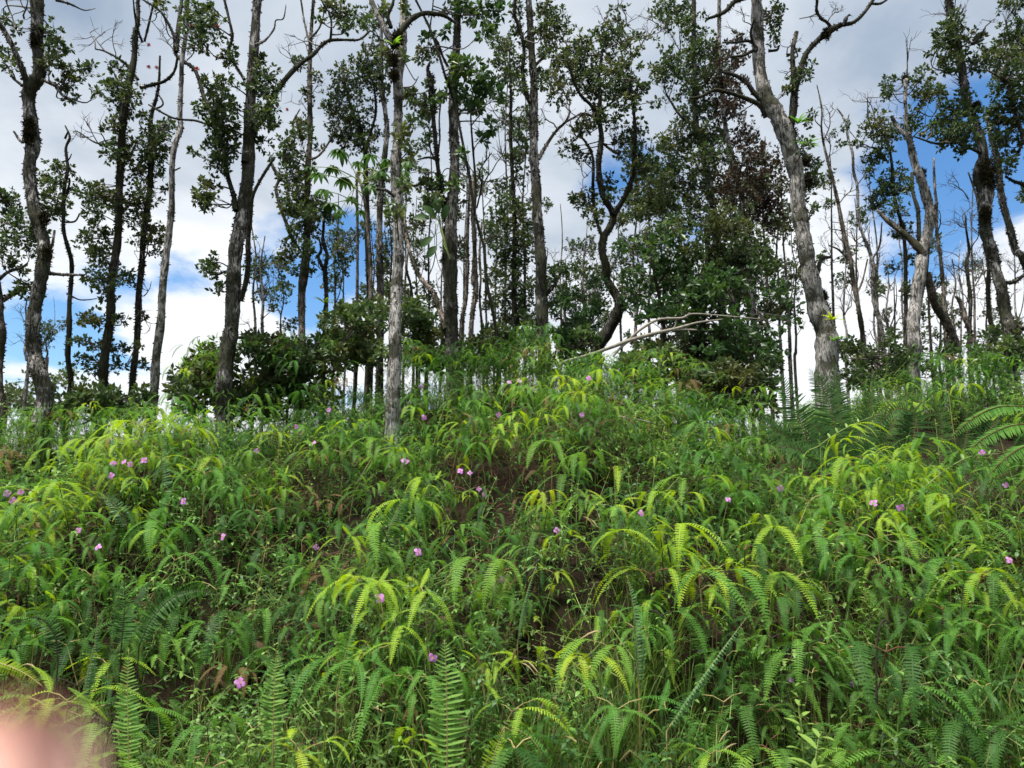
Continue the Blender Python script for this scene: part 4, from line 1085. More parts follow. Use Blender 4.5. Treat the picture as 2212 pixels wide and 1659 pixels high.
# bird's-nest like tufts of strap leaves growing on the biggest trunk
def epiphyte(u, v, D, label, n=14, L=0.17, mat_='fern_mid'):
    c = at(u, v, D)
    root = thing('epiphyte_fern', label, 'fern', c, 'ferns growing on trunks')
    me = leaflet_mesh('strap_leaf', L, L * 0.14, M[mat_], 0.9)
    for k in range(n):
        a = rng.uniform(0, 6.28)
        d = np.array([math.cos(a) * 0.8 + 0.35, -abs(math.sin(a)) * 0.8, rng.uniform(0.1, 0.9)])
        link('frond', me, root, frame((0, 0, 0), d) @ Matrix.Scale(rng.uniform(0.6, 1.15), 4))


epiphyte(1736, 318, 6.62, 'tuft of strap leaves on the biggest trunk below its fork', 18)
epiphyte(1722, 268, 6.62, 'bright tuft of strap leaves in the fork of the biggest trunk', 12, 0.13)
epiphyte(1798, 692, 6.6, 'pale green tuft low on the right side of the biggest trunk', 12, 0.14, 'fern_lime')
epiphyte(1800, 738, 6.6, 'spiky tuft at the foot of the biggest trunk', 8, 0.16, 'fern_mid')
epiphyte(849, 97, 5.58, 'small grassy tuft on the dark collar of the pale front trunk', 7, 0.12, 'fern_mid')
epiphyte(700, 655, 8.35, 'bright strap-leaved tuft on the thin forked trunk', 8, 0.2, 'fern_lime')
# ------------------------------------------------------------------ ferns, herbs and grass on the bank
def pinna_data(L, W, pairs, a0, a1, tilt=0.25, swerve=0.0, seed=0):
    """one comb-like drooping arm of a forked fern: x outwards, z up"""
    r = np.random.default_rng(seed)
    n = pairs
    s = np.linspace(0, 1, n + 1)
    ang = a0 + (a1 - a0) * s ** 0.62
    yaw = swerve * s
    st = L / n
    d = np.stack([np.cos(ang) * np.cos(yaw), np.cos(ang) * np.sin(yaw), np.sin(ang)], 1)
    P = np.vstack([[0, 0, 0], np.cumsum(d[:-1] * st, 0)])
    side = norm(np.cross(UP, d))
    nrm = np.cross(d, side)
    wid = W * 0.5 * np.clip((0.38 + 2.6 * s) , 0, 1) * (1 - s ** 2.6) ** 0.8 + 0.0015
    V, f = [], []
    lw = st * 0.29
    for i in range(n + 1):
        for sg in (-1, 1):
            w_ = wid[i] * r.uniform(0.9, 1.08)
            out = norm(side[i] * sg + d[i] * 0.30 + nrm[i] * (tilt + r.normal() * 0.06))
            b = P[i]
            k = len(V)
            V += [b - d[i] * lw, b + out * w_ * 0.55 - d[i] * lw * 1.05, b + out * w_ + d[i] * lw * 0.2, b + out * w_ * 0.5 + d[i] * lw * 1.0, b + d[i] * lw]
            f.append((k, k + 1, k + 2, k + 3, k + 4) if sg < 0 else (k + 4, k + 3, k + 2, k + 1, k))
    k = len(V)
    rw = 0.0011
    for i in range(n + 1):
        V += [P[i] - side[i] * rw + nrm[i] * 0.0012, P[i] + side[i] * rw + nrm[i] * 0.0012]
    for i in range(n):
        a = k + i * 2
        f.append((a, a + 1, a + 3, a + 2))
    return np.array(V), f


PIN = []
for i, (L, a0, a1) in enumerate([(0.18, 0.35, -1.45), (0.21, 0.25, -1.55), (0.25, 0.5, -1.35), (0.15, 0.1, -1.4), (0.20, 0.6, -0.9), (0.13, 0.2, -1.0), (0.23, 0.0, -1.55), (0.17, 0.5, -1.6), (0.12, 0.9, 0.2), (0.19, 0.15, -1.2)]):
    PIN.append(pinna_data(L, L * 0.22, int(20 + L * 30), a0, a1, 0.22 if i % 2 else -0.1, (0.15 + 0.2 * (i % 3)) * (-1) ** i, i))


def data_mesh(name, data, mat_):
    mb = MB()
    mb.add(*data)
    return mb.mesh(name, mat_)


COLS = ('fern_lime', 'fern_mid', 'fern_deep')
PINM = {c: [data_mesh('pinna', d, M[c]) for d in PIN] for c in COLS}


def rotz(a):
    c, s = math.cos(a), math.sin(a)
    return np.array([[c, -s, 0], [s, c, 0], [0, 0, 1]])


def fern_layout(r, h):
    """where the arms of one forked fern sit: list of (point, heading, pinna index, scale); and its wiry stalk"""
    lean = r.normal(size=2) * 0.12
    top = np.array([lean[0] * h, lean[1] * h - 0.1 * h, h])
    stalk = [np.array([[0, 0, -0.05], [lean[0] * h * 0.3, lean[1] * h * 0.3, h * 0.5], top])]
    arms = []
    a0 = r.uniform(0, 6.28)
    nf = 2 if r.random() < 0.5 else 3
    for k in range(nf):
        a = a0 + k * 2 * math.pi / nf + r.normal() * 0.3
        e = top + np.array([math.cos(a), math.sin(a), 0.35]) * r.uniform(0.03, 0.08)
        stalk.append(np.array([top, (top + e) / 2 + [0, 0, 0.006], e]))
        for s in (-1, 1):
            arms.append((e, a + s * r.uniform(0.35, 0.75), r.integers(len(PIN)), r.uniform(0.75, 1.1)))
        if r.random() < 0.7:
            arms.append((top - [0, 0, r.uniform(0.0, 0.08)], a + r.uniform(1.0, 1.5), r.integers(len(PIN)), r.uniform(0.55, 0.8)))
    return arms, stalk


def stalk_mesh(stalk, mat_):
    mb = MB()
    for i, P in enumerate(stalk):
        tube(mb, P, [0.0024, 0.002, 0.0016] if i == 0 else [0.0015] * 3, 4, cap=False)
    return mb.mesh('stalk', mat_, True)


# twelve layouts shared by all forked ferns
LAY = []
for i in range(14):
    r = np.random.default_rng(100 + i)
    h = [0.30, 0.36, 0.42, 0.48, 0.26, 0.40, 0.54, 0.34, 0.22, 0.45, 0.38, 0.50, 0.30, 0.60][i]
    arms, stalk = fern_layout(r, h)
    LAY.append((arms, [stalk_mesh(stalk, M[m_]) for m_ in ('stem_tan', 'stem_dark', 'stem_red')], h))


def merged_fern(i, col):
    mb = MB()
    arms, sts, h = LAY[i]
    for (e, a, pi, s) in arms:
        V, f = PIN[pi]
        mb.add((V * s) @ rotz(a).T + e, f)
    return mb


ROWS = ((1330, 'low on the bank'), (1080, 'halfway up'), (0, 'near the crest'))
COLN = ((190, 'below the swaying trunk'), (420, 'below the pale bare pole'), (680, 'below the tall dark trunk'), (1000, 'below the pale front trunk'), (1240, 'below the straight mottled trunk'),
        (1500, 'below the crooked dark tree'), (1850, 'below the biggest trunk'), (9999, 'towards the right edge'))
HUE = {'fern_lime': 'yellow-green', 'fern_mid': 'fresh green', 'fern_deep': 'deep green'}


def where(u, v):
    row = [t for k, t in ROWS if v >= k][0]
    col = [t for k, t in COLN if u < k][0]
    return row + ' ' + col


def project(p):
    q = np.array(p, float) - [0, 0, CAMZ]
    c, s = math.cos(PITCH), math.sin(PITCH)
    zf = q[1] * c + q[2] * s
    zu = -q[1] * s + q[2] * c
    return 1106 + FPX * q[0] / zf, 829.5 - FPX * zu / zf


def place_fern(p, lay, col, sc, yaw, tilt=0.0):
    arms, sts, h = LAY[lay]
    u, v = project(p + np.array([0, 0, h * sc]))
    w_ = where(u, v)
    root = thing('forked_fern', '%s forked fern %s' % (HUE[col], w_), 'fern', p, '%s forked ferns %s' % (HUE[col], w_))
    root.rotation_euler = (tilt, 0, yaw)
    root.scale = (sc, sc, sc)
    link('stalk', sts[rng.choice(3, p=[0.45, 0.4, 0.15])], root)
    for (e, a, pi, s) in arms:
        link('arm', PINM[col][pi], root, Matrix.Translation(Vector(e)) @ Matrix.Rotation(a, 4, 'Z') @ Matrix.Scale(s, 4))


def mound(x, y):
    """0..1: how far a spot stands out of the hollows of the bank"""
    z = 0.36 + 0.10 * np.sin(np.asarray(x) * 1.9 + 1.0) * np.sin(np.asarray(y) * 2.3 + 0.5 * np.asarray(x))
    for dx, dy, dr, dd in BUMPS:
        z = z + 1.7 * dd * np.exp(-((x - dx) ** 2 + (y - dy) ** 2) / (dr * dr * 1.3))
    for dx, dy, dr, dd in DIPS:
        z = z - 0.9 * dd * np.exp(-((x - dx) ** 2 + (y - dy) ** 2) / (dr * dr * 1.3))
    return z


# the 290 ferns that show largest stand out of the tangle one by one
rng = np.random.default_rng(11)
cells = []
for v in np.arange(835, 1680, 40.0):
    for u in np.arange(-30, 2260, 58.0):
        cells.append((u + rng.uniform(-26, 26), v + rng.uniform(-18, 18)))
rng.shuffle(cells)
HOLLOWS = [(1060, 1010, 75, 55), (700, 1085, 85, 55), (1330, 1060, 70, 55), (1190, 1330, 55, 60), (960, 1150, 60, 40), (1230, 1180, 60, 45), (1800, 930, 190, 90), (110, 985, 90, 30), (2060, 950, 170, 70)]
sil_u, sil_v = [a for a, b in SIL], [b for a, b in SIL]
count = 0
for (u, v) in cells:
    if count >= 290:
        break
    if v < np.interp(u, sil_u, sil_v) + 8:
        continue
    if 370 < u < 780 and v < 905 - max(0, u - 560) * 0.15:
        continue
    if any(((u - a) / c) ** 2 + ((v - b) / d) ** 2 < 1 for a, b, c, d in HOLLOWS):
        continue
    if v > 1400 and 230 < u < 1600 and rng.random() < 0.6:
        continue
    p = hit(u, v, 0.44)
    lay = rng.integers(len(LAY))
    h = LAY[lay][2]
    p = np.array([p[0], p[1], float(g(p[0], p[1]))])
    # light put into the fern colour: lime on mounds, deep green in hollows
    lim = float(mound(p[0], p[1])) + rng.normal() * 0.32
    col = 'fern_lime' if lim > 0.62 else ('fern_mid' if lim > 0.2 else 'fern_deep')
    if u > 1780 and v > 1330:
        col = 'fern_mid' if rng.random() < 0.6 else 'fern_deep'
    sc = np.clip(0.44 / h * rng.uniform(0.85, 1.2), 0.75, 1.45) * (0.8 if p[1] > 5.9 else 1.0)
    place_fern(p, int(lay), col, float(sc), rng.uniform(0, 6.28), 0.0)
    count += 1


# ---- masses: points with instances
def scatter(name, label, protos, pts, rot, scl, idx, kind='stuff'):
    """one object whose points each carry one of the shared meshes"""
    me = bpy.data.meshes.new(name)
    me.from_pydata(np.asarray(pts).tolist(), [], [])
    a = me.attributes.new('rot', 'FLOAT_VECTOR', 'POINT')
    a.data.foreach_set('vector', np.asarray(rot, np.float32).ravel())
    a = me.attributes.new('scl', 'FLOAT', 'POINT')
    a.data.foreach_set('value', np.asarray(scl, np.float32))
    a = me.attributes.new('idx', 'INT', 'POINT')
    a.data.foreach_set('value', np.asarray(idx, np.int32))
    o = link(name, me)
    tag(o, label, kind=kind)
    ng = bpy.data.node_groups.new(name + '_nodes', 'GeometryNodeTree')
    ng.interface.new_socket('Geometry', in_out='INPUT', socket_type='NodeSocketGeometry')
    ng.interface.new_socket('Geometry', in_out='OUTPUT', socket_type='NodeSocketGeometry')
    N = ng.nodes
    gi, go = N.new('NodeGroupInput'), N.new('NodeGroupOutput')
    ins = N.new('GeometryNodeInstanceOnPoints')
    g2i = N.new('GeometryNodeGeometryToInstance')
    for pm in reversed(protos):
        src = bpy.data.objects.new(name + '_source', pm)    # never linked to the scene
        oi = N.new('GeometryNodeObjectInfo')
        oi.inputs['Object'].default_value = src
        oi.inputs['As Instance'].default_value = False
        ng.links.new(oi.outputs['Geometry'], g2i.inputs[0])

    def attr(nm, dt):
        n_ = N.new('GeometryNodeInputNamedAttribute')
        n_.data_type = dt
        n_.inputs['Name'].default_value = nm
        return n_.outputs['Attribute']
    ng.links.new(gi.outputs[0], ins.inputs['Points'])
    ng.links.new(g2i.outputs[0], ins.inputs['Instance'])
    ins.inputs['Pick Instance'].default_value = True
    ng.links.new(attr('idx', 'INT'), ins.inputs['Instance Index'])
    e2r = N.new('FunctionNodeEulerToRotation')
    ng.links.new(attr('rot', 'FLOAT_VECTOR'), e2r.inputs[0])
    ng.links.new(e2r.outputs[0], ins.inputs['Rotation'])
    ng.links.new(attr('scl', 'FLOAT'), ins.inputs['Scale'])
    ng.links.new(ins.outputs[0], go.inputs[0])
    md = o.modifiers.new('scatter', 'NODES')
    md.node_group = ng
    return o


def bank_points(n, y0, y1, half=1.0, dips=0.5):
    """random spots on the bank, wider with distance; thinner in the dark hollows"""
    y = rng.uniform(y0, y1, n * 2)
    hw = (0.72 * y * 1.25 + 1.2) * half
    x = rng.uniform(-1, 1, n * 2) * hw
    keep = rng.random(n * 2) < np.clip(hw / hw.max(), 0.3, 1)
    for dx, dy, dr, dd in DIPS:
        q = np.exp(-((x - dx) ** 2 + (y - dy) ** 2) / (dr * dr))
        keep &= rng.random(n * 2) > q * dips * np.clip(dd * 3, 0, 1)
    x, y = x[keep][:n], y[keep][:n]
    z = g(x, y)
    # leave the big dark ferns in view
    zf = y * math.cos(PITCH) + (z + 0.3 - CAMZ) * math.sin(PITCH)
    uu = 1106 + FPX * x / zf
    vv = 829.5 - FPX * (-y * math.sin(PITCH) + (z + 0.3 - CAMZ) * math.cos(PITCH)) / zf
    ok = ~((((uu - 1800) / 200) ** 2 + ((vv - 920) / 85) ** 2 < 1) | (((uu - 2090) / 180) ** 2 + ((vv - 940) / 75) ** 2 < 1)) | (y > 6.0)
    return np.stack([x, y, z], 1)[ok]


FERN_MASS = []
for i in range(14):
    for col in COLS + ('fern_brown',):
        mb = merged_fern(i, col)
        FERN_MASS.append(mb.mesh('fern_mass', M[col]))
P = bank_points(9400, 2.3, 7.6, 1.0, 0.85)
P = P[(P[:, 1] > 3.1) | (rng.random(len(P)) < 0.55)]
n = len(P)
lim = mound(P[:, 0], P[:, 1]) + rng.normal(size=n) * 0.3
ci = np.where(lim > 0.86, 0, np.where(lim > 0.40, 1, 2))  # thicket colour carries light and shade too: lime on mounds, deep in hollows
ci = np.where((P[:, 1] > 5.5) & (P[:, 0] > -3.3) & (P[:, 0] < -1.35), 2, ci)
ci = np.where(rng.random(n) < 0.035, 3, ci)
lay = rng.integers(0, 14, n)
sc = np.clip(rng.uniform(0.30, 1.0, n), 0.3, 1.1) * np.where(P[:, 1] > 5.9, 0.72, 1) * np.clip(0.45 + (P[:, 1] - 2.3) * 0.6, 0.45, 1)
rot = np.stack([rng.normal(size=n) * 0.16 + 0.10, rng.normal(size=n) * 0.16, rng.uniform(0, 6.28, n)], 1)
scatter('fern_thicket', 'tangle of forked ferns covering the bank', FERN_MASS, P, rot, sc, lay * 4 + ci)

# ---- herbs with opposite leaves
def ovate(L, W, n=3):
    xs = np.linspace(0, 1, n + 2)
    w_ = W * np.sin(np.pi * xs ** 0.8) * 0.5
    V = [(0, 0, 0)]
    for i in range(1, n + 1):
        z = -0.15 * L * xs[i] ** 2
        V += [(xs[i] * L, -w_[i], z + w_[i] * 0.35), (xs[i] * L, w_[i], z + w_[i] * 0.35)]
    V.append((L, 0, -0.2 * L))
    f = [(0, 1, 2)]
    for i in range(n - 1):
        a = 1 + 2 * i
        f.append((a, a + 2, a + 3, a + 1))
    f.append((len(V) - 3, len(V) - 1, len(V) - 2))
    return np.array(V, float), f


OV = ovate(1.0, 0.46)


def herb_data(r, h, leaf, branches=3, gap=0.055):
    st, lf = MB(), MB()

    def shoot(p, d, ln, first):
        n = max(2, int(ln / gap))
        pts = [np.array(p)]
        dd = norm(d)
        ph = r.uniform(0, 3.14)
        for i in range(n):
            dd = norm(dd + r.normal(size=3) * 0.10 + UP * 0.06)
            pts.append(pts[-1] + dd * ln / n)
        tube(st, np.array(pts), np.linspace(0.0022 if first else 0.0014, 0.0008, n + 1), 3, cap=False)
        for i in range(1, n + 1):
            if first and i < n * 0.2:
                continue
            sz = leaf * (1.0 - 0.45 * (i / n) ** 2) * r.uniform(0.75, 1.15)
            for s in (0, math.pi):
                a = ph + s + (i % 2) * math.pi / 2
                hd = np.array([math.cos(a), math.sin(a), r.uniform(-0.35, 0.35)])
                m = np.array(frame((0, 0, 0), hd).to_3x3())
                lf.add((OV[0] * sz) @ m.T + pts[i], OV[1])
        return pts
    main = shoot((0, 0, -0.03), (r.normal() * 0.15, r.normal() * 0.15 - 0.1, 1), h, True)
    for b in range(branches):
        q = main[r.integers(len(main) // 3, len(main))]
        shoot(q, norm(np.array([r.normal(), r.normal(), 0.9])), h * r.uniform(0.3, 0.5), False)
    return st, lf, main[-1]


HERB = []
for i in range(8):
    r = np.random.default_rng(300 + i)
    h = [0.30, 0.38, 0.45, 0.33, 0.5, 0.26, 0.42, 0.55][i]
    st, lf, tip = herb_data(r, h, [0.042, 0.037, 0.045, 0.032, 0.046, 0.034, 0.041, 0.037][i], 2 + i % 3)
    HERB.append((st.mesh('stem', M[('stem_green', 'stem_red')[i % 3 == 2]]), {c: lf.mesh('leaves', M[c]) for c in ('herb', 'herb_deep')}, h, tip))
HERB_MASS = []
for i in range(8):
    for c in ('herb', 'herb_deep'):
        r = np.random.default_rng(300 + i)
        st, lf, tip = herb_data(r, HERB[i][2], [0.042, 0.037, 0.045, 0.032, 0.046, 0.034, 0.041, 0.037][i], 2 + i % 3)
        mb = MB()
        mb.v, mb.f, mb.t, mb.n = lf.v, lf.f, lf.t, lf.n
        ns = len(mb.f)
        for v_, t_ in zip(st.v, st.t):
            pass
        sv = np.concatenate(st.v)
        mb.add(sv, st.f)
        me = mb.mesh('herb_mass', [M[c], M['stem_green']])
        mi = np.zeros(len(me.polygons), np.int32)
        mi[ns:] = 1
        me.polygons.foreach_set('material_index', mi)
        HERB_MASS.append(me)
P = bank_points(9000, 2.3, 7.6, 1.0, 0.4)
n = len(P)
# herbs dominate in their own patches
hp = np.sin(P[:, 0] * 1.7 + 2.2) * np.sin(P[:, 1] * 2.1 - 0.6 * P[:, 0] + 1.0) + rng.normal(size=n) * 0.45
P = P[hp > -0.35]
n = len(P)
scatter('herb_undergrowth', 'leafy herbs growing through the ferns', HERB_MASS, P,
        np.stack([rng.normal(size=n) * 0.18 + 0.08, rng.normal(size=n) * 0.18, rng.uniform(0, 6.28, n)], 1), rng.uniform(0.45, 1.05, n), rng.integers(0, 16, n))


def herb(p, k, c, sc, label, group, name='leafy_herb', cat='plant'):
    root = thing(name, label, cat, p, group)
    root.rotation_euler = (rng.normal() * 0.12, rng.normal() * 0.12, rng.uniform(0, 6.28))
    root.scale = (sc, sc, sc)
    link('stem', HERB[k][0], root)
    link('leaves', HERB[k][1][c], root)['kind'] = 'stuff'
    return root


hc = []
for v in np.arange(860, 1660, 44.0):
    for u in np.arange(0, 2240, 62.0):
        hc.append((u + rng.uniform(-34, 34), v + rng.uniform(-24, 24)))
rng.shuffle(hc)
cnt = 0
for (u, v) in hc:
    if cnt >= 280:
        break
    if v < np.interp(u, sil_u, sil_v) + 25:
        continue
    p = hit(u, v, 0.40)
    hp = math.sin(p[0] * 1.7 + 2.2) * math.sin(p[1] * 2.1 - 0.6 * p[0] + 1.0)
    if hp + rng.normal() * 0.3 < -0.1 and u < 1650 and not (820 < u < 1130 and 960 < v < 1270):
        continue
    k = int(rng.integers(8))
    p = np.array([p[0], p[1], float(g(p[0], p[1]))])
    c = 'herb' if rng.random() < 0.62 else 'herb_deep'
    w_ = where(u, v)
    herb(p, k, c, float(np.clip(0.46 / HERB[k][2] * rng.uniform(0.85, 1.15), 0.8, 1.5)), '%s paired-leaf herb %s' % ({'herb': 'pale', 'herb_deep': 'dark'}[c], w_), 'paired-leaf herbs ' + w_)
    cnt += 1


# ---- sword ferns: upright ladder-like fronds
def frond_curve(L, rise, droop, n):
    s = np.linspace(0, 1, n + 1)
    ang = rise - droop * s ** 1.6
    d = np.stack([np.cos(ang), 0 * s, np.sin(ang)], 1)
    P = np.vstack([[0, 0, 0], np.cumsum(d[:-1] * L / n, 0)])
    return P, d, s


def lance(L, W, mat_, name='leaflet', wave=0.0):
    xs = np.array([0, 0.12, 0.35, 0.65, 0.88, 1.0])
    w_ = W * np.array([0.5, 0.95, 1.0, 0.8, 0.42, 0.0]) * 0.5
    V, f = [], []
    for i in range(6):
        z = wave * 0.12 * math.sin(xs[i] * 6) - 0.10 * xs[i] ** 2
        V += [(xs[i] * L, -w_[i], z * L + w_[i] * 0.3), (xs[i] * L, w_[i], z * L + w_[i] * 0.3)]
    for i in range(5):
        f.append((2 * i, 2 * i + 2, 2 * i + 3, 2 * i + 1))
    mb = MB()
    mb.add(V, f)
    return (np.array(V), f), mb.mesh(name, mat_)


def frond_layout(P, d, side, nrm, s, Wd, pairs, fold, r, bare=0.06, taper=1.6, roll=0.55, gaps=0.03):
    """leaflet places along a frond: (point, 3x3 axes, length)"""
    out = []
    idx = np.linspace(bare, 0.995, pairs)
    for t in idx:
        i = min(len(P) - 1, int(t * (len(P) - 1)))
        fr = t * (len(P) - 1) - i
        b = P[i] + (P[min(i + 1, len(P) - 1)] - P[i]) * fr
        ln = Wd * 0.5 * min(1, 0.55 + 2.2 * (t - bare)) * max(0.06, 1 - t ** taper) ** 0.75
        for sg in (-1, 1):
            x = norm(side[i] * sg * math.cos(fold) + nrm[i] * math.sin(fold) + d[i] * (0.22 + 0.5 * t ** 3) + r.normal(size=3) * 0.08)
            y = d[i] * math.cos(roll) - nrm[i] * math.sin(roll)
            y = norm(y - x * np.dot(y, x))
            if r.random() < gaps:
                continue
            z = np.cross(x, y)
            out.append((b, np.stack([x, y, z], 1), ln * r.uniform(0.92, 1.06)))
    return out


def sword(name, label, pts, wpx, D, col, group, pieces=True, pairs=36, fold=0.15, face=None, stem='stem_tan', cat='fern', wave=0.4, lw=0.24, dys=None, roll=0.55):
    """a frond along picture points pts at distance D (dys: change of distance along it)"""
    Q = np.array([at(u, v, D + (dys[i] if dys is not None else 0)) for i, (u, v) in enumerate(pts)])
    Q = spline(Q, max(4, 24 // (len(Q) - 1)))
    d = norm(np.gradient(Q, axis=0))
    face = np.array([0.0, -1.0, 0.35]) if face is None else np.array(face, float)
    side = norm(np.cross(d, face))
    nrm = np.cross(side, d)
    r = np.random.default_rng(int(abs(pts[0][0]) * 7 + abs(pts[0][1])))
    base = Q[0].copy()
    root = thing(name, label, cat, base, group)
    mb = MB()
    gz = float(g(base[0], base[1])) - 0.05
    foot = np.array([base[0], base[1] + 0.02, min(gz, base[2] - 0.03)])
    tube(mb, np.vstack([[foot], Q]) - base, np.concatenate([[0.0032], np.linspace(0.0028, 0.001, len(Q))]), 5)
    mb.build('midrib', M[stem], root, True)
    lay = frond_layout(Q - base, d, side, nrm, None, px(wpx, D), pairs, fold, r, roll=roll)
    step = np.sum(np.linalg.norm(np.diff(Q, axis=0), axis=1)) / pairs
    data, me = lance(1.0, min(lw, step * 0.95 / (px(wpx, D) * 0.5)), M[col], wave=wave)
    if pieces:
        for (b, m3, ln) in lay:
            m = Matrix([[*(m3[i] * ln), b[i]] for i in range(3)] + [[0, 0, 0, 1]])
            link('leaflet', me, root, m)
    else:
        mb = MB()
        for (b, m3, ln) in lay:
            mb.add((data[0] * ln) @ m3.T + b, data[1])
        o = mb.build('leaflets', M[col], root)
        o['kind'] = 'stuff'
    return root


SG = 'upright sword fern fronds'
sword('sword_fern', 'large upright yellow-green sword fern beside a pink flower low in the middle', [(966, 1690), (966, 1570), (964, 1460), (960, 1383)], 104, 2.4, 'fern_sword', SG, True, 30, 0.12)
sword('sword_fern', 'bright upright sword fern standing next to the blurred fingertip', [(278, 1660), (277, 1570), (276, 1480), (278, 1404)], 72, 2.42, 'fern_sword', SG, True, 32, 0.1)
sword('sword_fern', 'short upright sword fern tapering to a point below the centre left', [(590, 1610), (591, 1530), (594, 1460), (599, 1406)], 70, 2.45, 'fern_sword', SG, True, 26, 0.1)
sword('sword_fern', 'broad sword fern frond leaning right in the dark middle hollow', [(798, 1245), (825, 1180), (852, 1115), (884, 1053)], 70, 3.7, 'fern_deep', SG, True, 36, 0.1)
sword('sword_fern', 'tall folded blue-green frond standing at the left', [(358, 1100), (352, 1040), (350, 980), (356, 925)], 42, 4.2, 'fern_blue', SG, True, 34, 0.85, face=(0.8, -0.6, 0.2))
sword('sword_fern', 'ladder-like green frond behind the folded blue-green one', [(388, 1010), (386, 975), (382, 945), (374, 908)], 34, 4.9, 'fern_deep', SG, False, 26)
sword('sword_fern', 'slender frond rising steeply under the yellow ferns left of centre', [(728, 1490), (742, 1430), (756, 1375), (768, 1320)], 46, 2.8, 'fern_mid', SG, True, 32, 0.3)
sword('sword_fern', 'narrow wavy frond leaning right across the lower right grass', [(1440, 1580), (1500, 1490), (1560, 1405), (1612, 1335)], 32, 2.6, 'fern_blue', SG, True, 40, 0.9, face=(0.6, -0.7, 0.3), wave=1.2, lw=0.5)
sword('sword_fern', 'fuzzy-tipped pale frond standing right of the low dark gap', [(1380, 1480), (1376, 1400), (1368, 1310), (1354, 1243)], 48, 2.8, 'fern_blue', SG, True, 34, 0.5, face=(0.5, -0.8, 0.2), wave=0.9)
sword('sword_fern', 'thin edge-on frond beside the low dark gap', [(1118, 1390), (1126, 1330), (1140, 1275), (1160, 1218)], 26, 3.2, 'fern_blue', SG, True, 32, 0.9, face=(0.7, -0.6, 0.2), wave=1.0, lw=0.4)
sword('sword_fern', 'edge-on scalloped frond climbing left of the low bright sword fern', [(176, 1540), (190, 1460), (204, 1395), (212, 1330)], 38, 2.7, 'fern_blue', SG, True, 32, 0.7, face=(0.8, -0.5, 0.2), wave=1.0, lw=0.35)
sword('sword_fern', 'dark frond arching over to the right on the lower left slope', [(300, 1395), (330, 1335), (375, 1290), (430, 1275), (490, 1292)], 64, 3.0, 'fern_deep', SG, True, 40, 0.15, stem='stem_dark')
sword('sword_fern', 'dark curled frond arching at the left edge above the fingertip', [(125, 1430), (118, 1370), (85, 1335), (40, 1342), (20, 1352)], 50, 2.8, 'fern_deep', SG, True, 40, 0.15, stem='stem_dark')
sword('sword_fern', 'yellowish frond bending down beside the blurred fingertip', [(-40, 1424), (10, 1436), (55, 1456), (92, 1482)], 42, 2.4, 'fern_lime', SG, True, 24, -0.3, face=(0.1, -0.7, 0.7), lw=0.35)
sword('sword_fern', 'upright frond with a dark midrib at the lower left', [(262, 1400), (266, 1350), (270, 1300), (268, 1255)], 72, 3.05, 'fern_deep', SG, False, 30, 0.1, stem='stem_dark')
sword('sword_fern', 'grey-green leaning frond on the left slope', [(276, 1140), (262, 1110), (240, 1082), (212, 1062)], 44, 4.1, 'fern_blue', SG, False, 30, 0.1)
sword('sword_fern', 'leaning frond above the dark gap right of centre', [(1076, 1330), (1082, 1290), (1090, 1262), (1102, 1238)], 44, 3.4, 'fern_mid', SG, False, 26, 0.1)
sword('sword_fern', 'green frond fanning up right of the hollow under the crooked tree', [(1392, 1150), (1410, 1100), (1440, 1060), (1468, 1030)], 44, 4.0, 'fern_deep', SG, False, 30, 0.1)
sword('sword_fern', 'thin ladder frond standing in the hollow under the crooked tree', [(1332, 1150), (1330, 1100), (1328, 1050), (1325, 1008)], 20, 4.1, 'fern_mid', SG, False, 34, 0.6)
sword('sword_fern', 'low frond cut by the bottom edge right of centre', [(1060, 1690), (1066, 1640), (1080, 1600), (1096, 1572)], 60, 2.6, 'fern_lime', SG, False, 22, 0.1)
sword('sword_fern', 'frond hanging over at the bottom edge near the middle', [(1090, 1570), (1120, 1590), (1150, 1630), (1180, 1690)], 60, 2.6, 'fern_mid', SG, False, 24, 0.1)
k_ = 0
for (u, v) in [(640, 1290), (900, 1340), (1250, 1450), (1490, 1330), (1700, 1500), (1850, 1250), (430, 1130), (150, 1290), (520, 1330), (1060, 1480), (1290, 1560), (1640, 1590), (760, 1570), (420, 1500), (1130, 1560), (2080, 1400), (2150, 1550), (1960, 1620), (60, 1240),
               (1560, 1160), (1180, 1080), (600, 1180), (870, 1480), (1780, 1620), (690, 1620), (500, 1590), (340, 1520), (1380, 1620), (1550, 1540), (660, 1480)]:
    D = hit(u, v, 0.38)[1]
    ln = rng.uniform(70, 130) * 3.0 / D
    ax = rng.normal() * 35
    sword('sword_fern', 'small ladder-like frond ' + where(u, v), [(u - ax, v + ln), (u - ax * 0.6, v + ln * 0.6), (u - ax * 0.2, v + ln * 0.25), (u + ax * 0.5, v)], rng.uniform(36, 54) * 3.0 / D, D,
          rng.choice(['fern_mid', 'fern_deep', 'fern_deep', 'fern_mid']), 'small ladder fronds ' + where(u, v), False, 28, rng.uniform(-0.3, 0.4), face=(rng.normal() * 0.4, -1, 0.3))

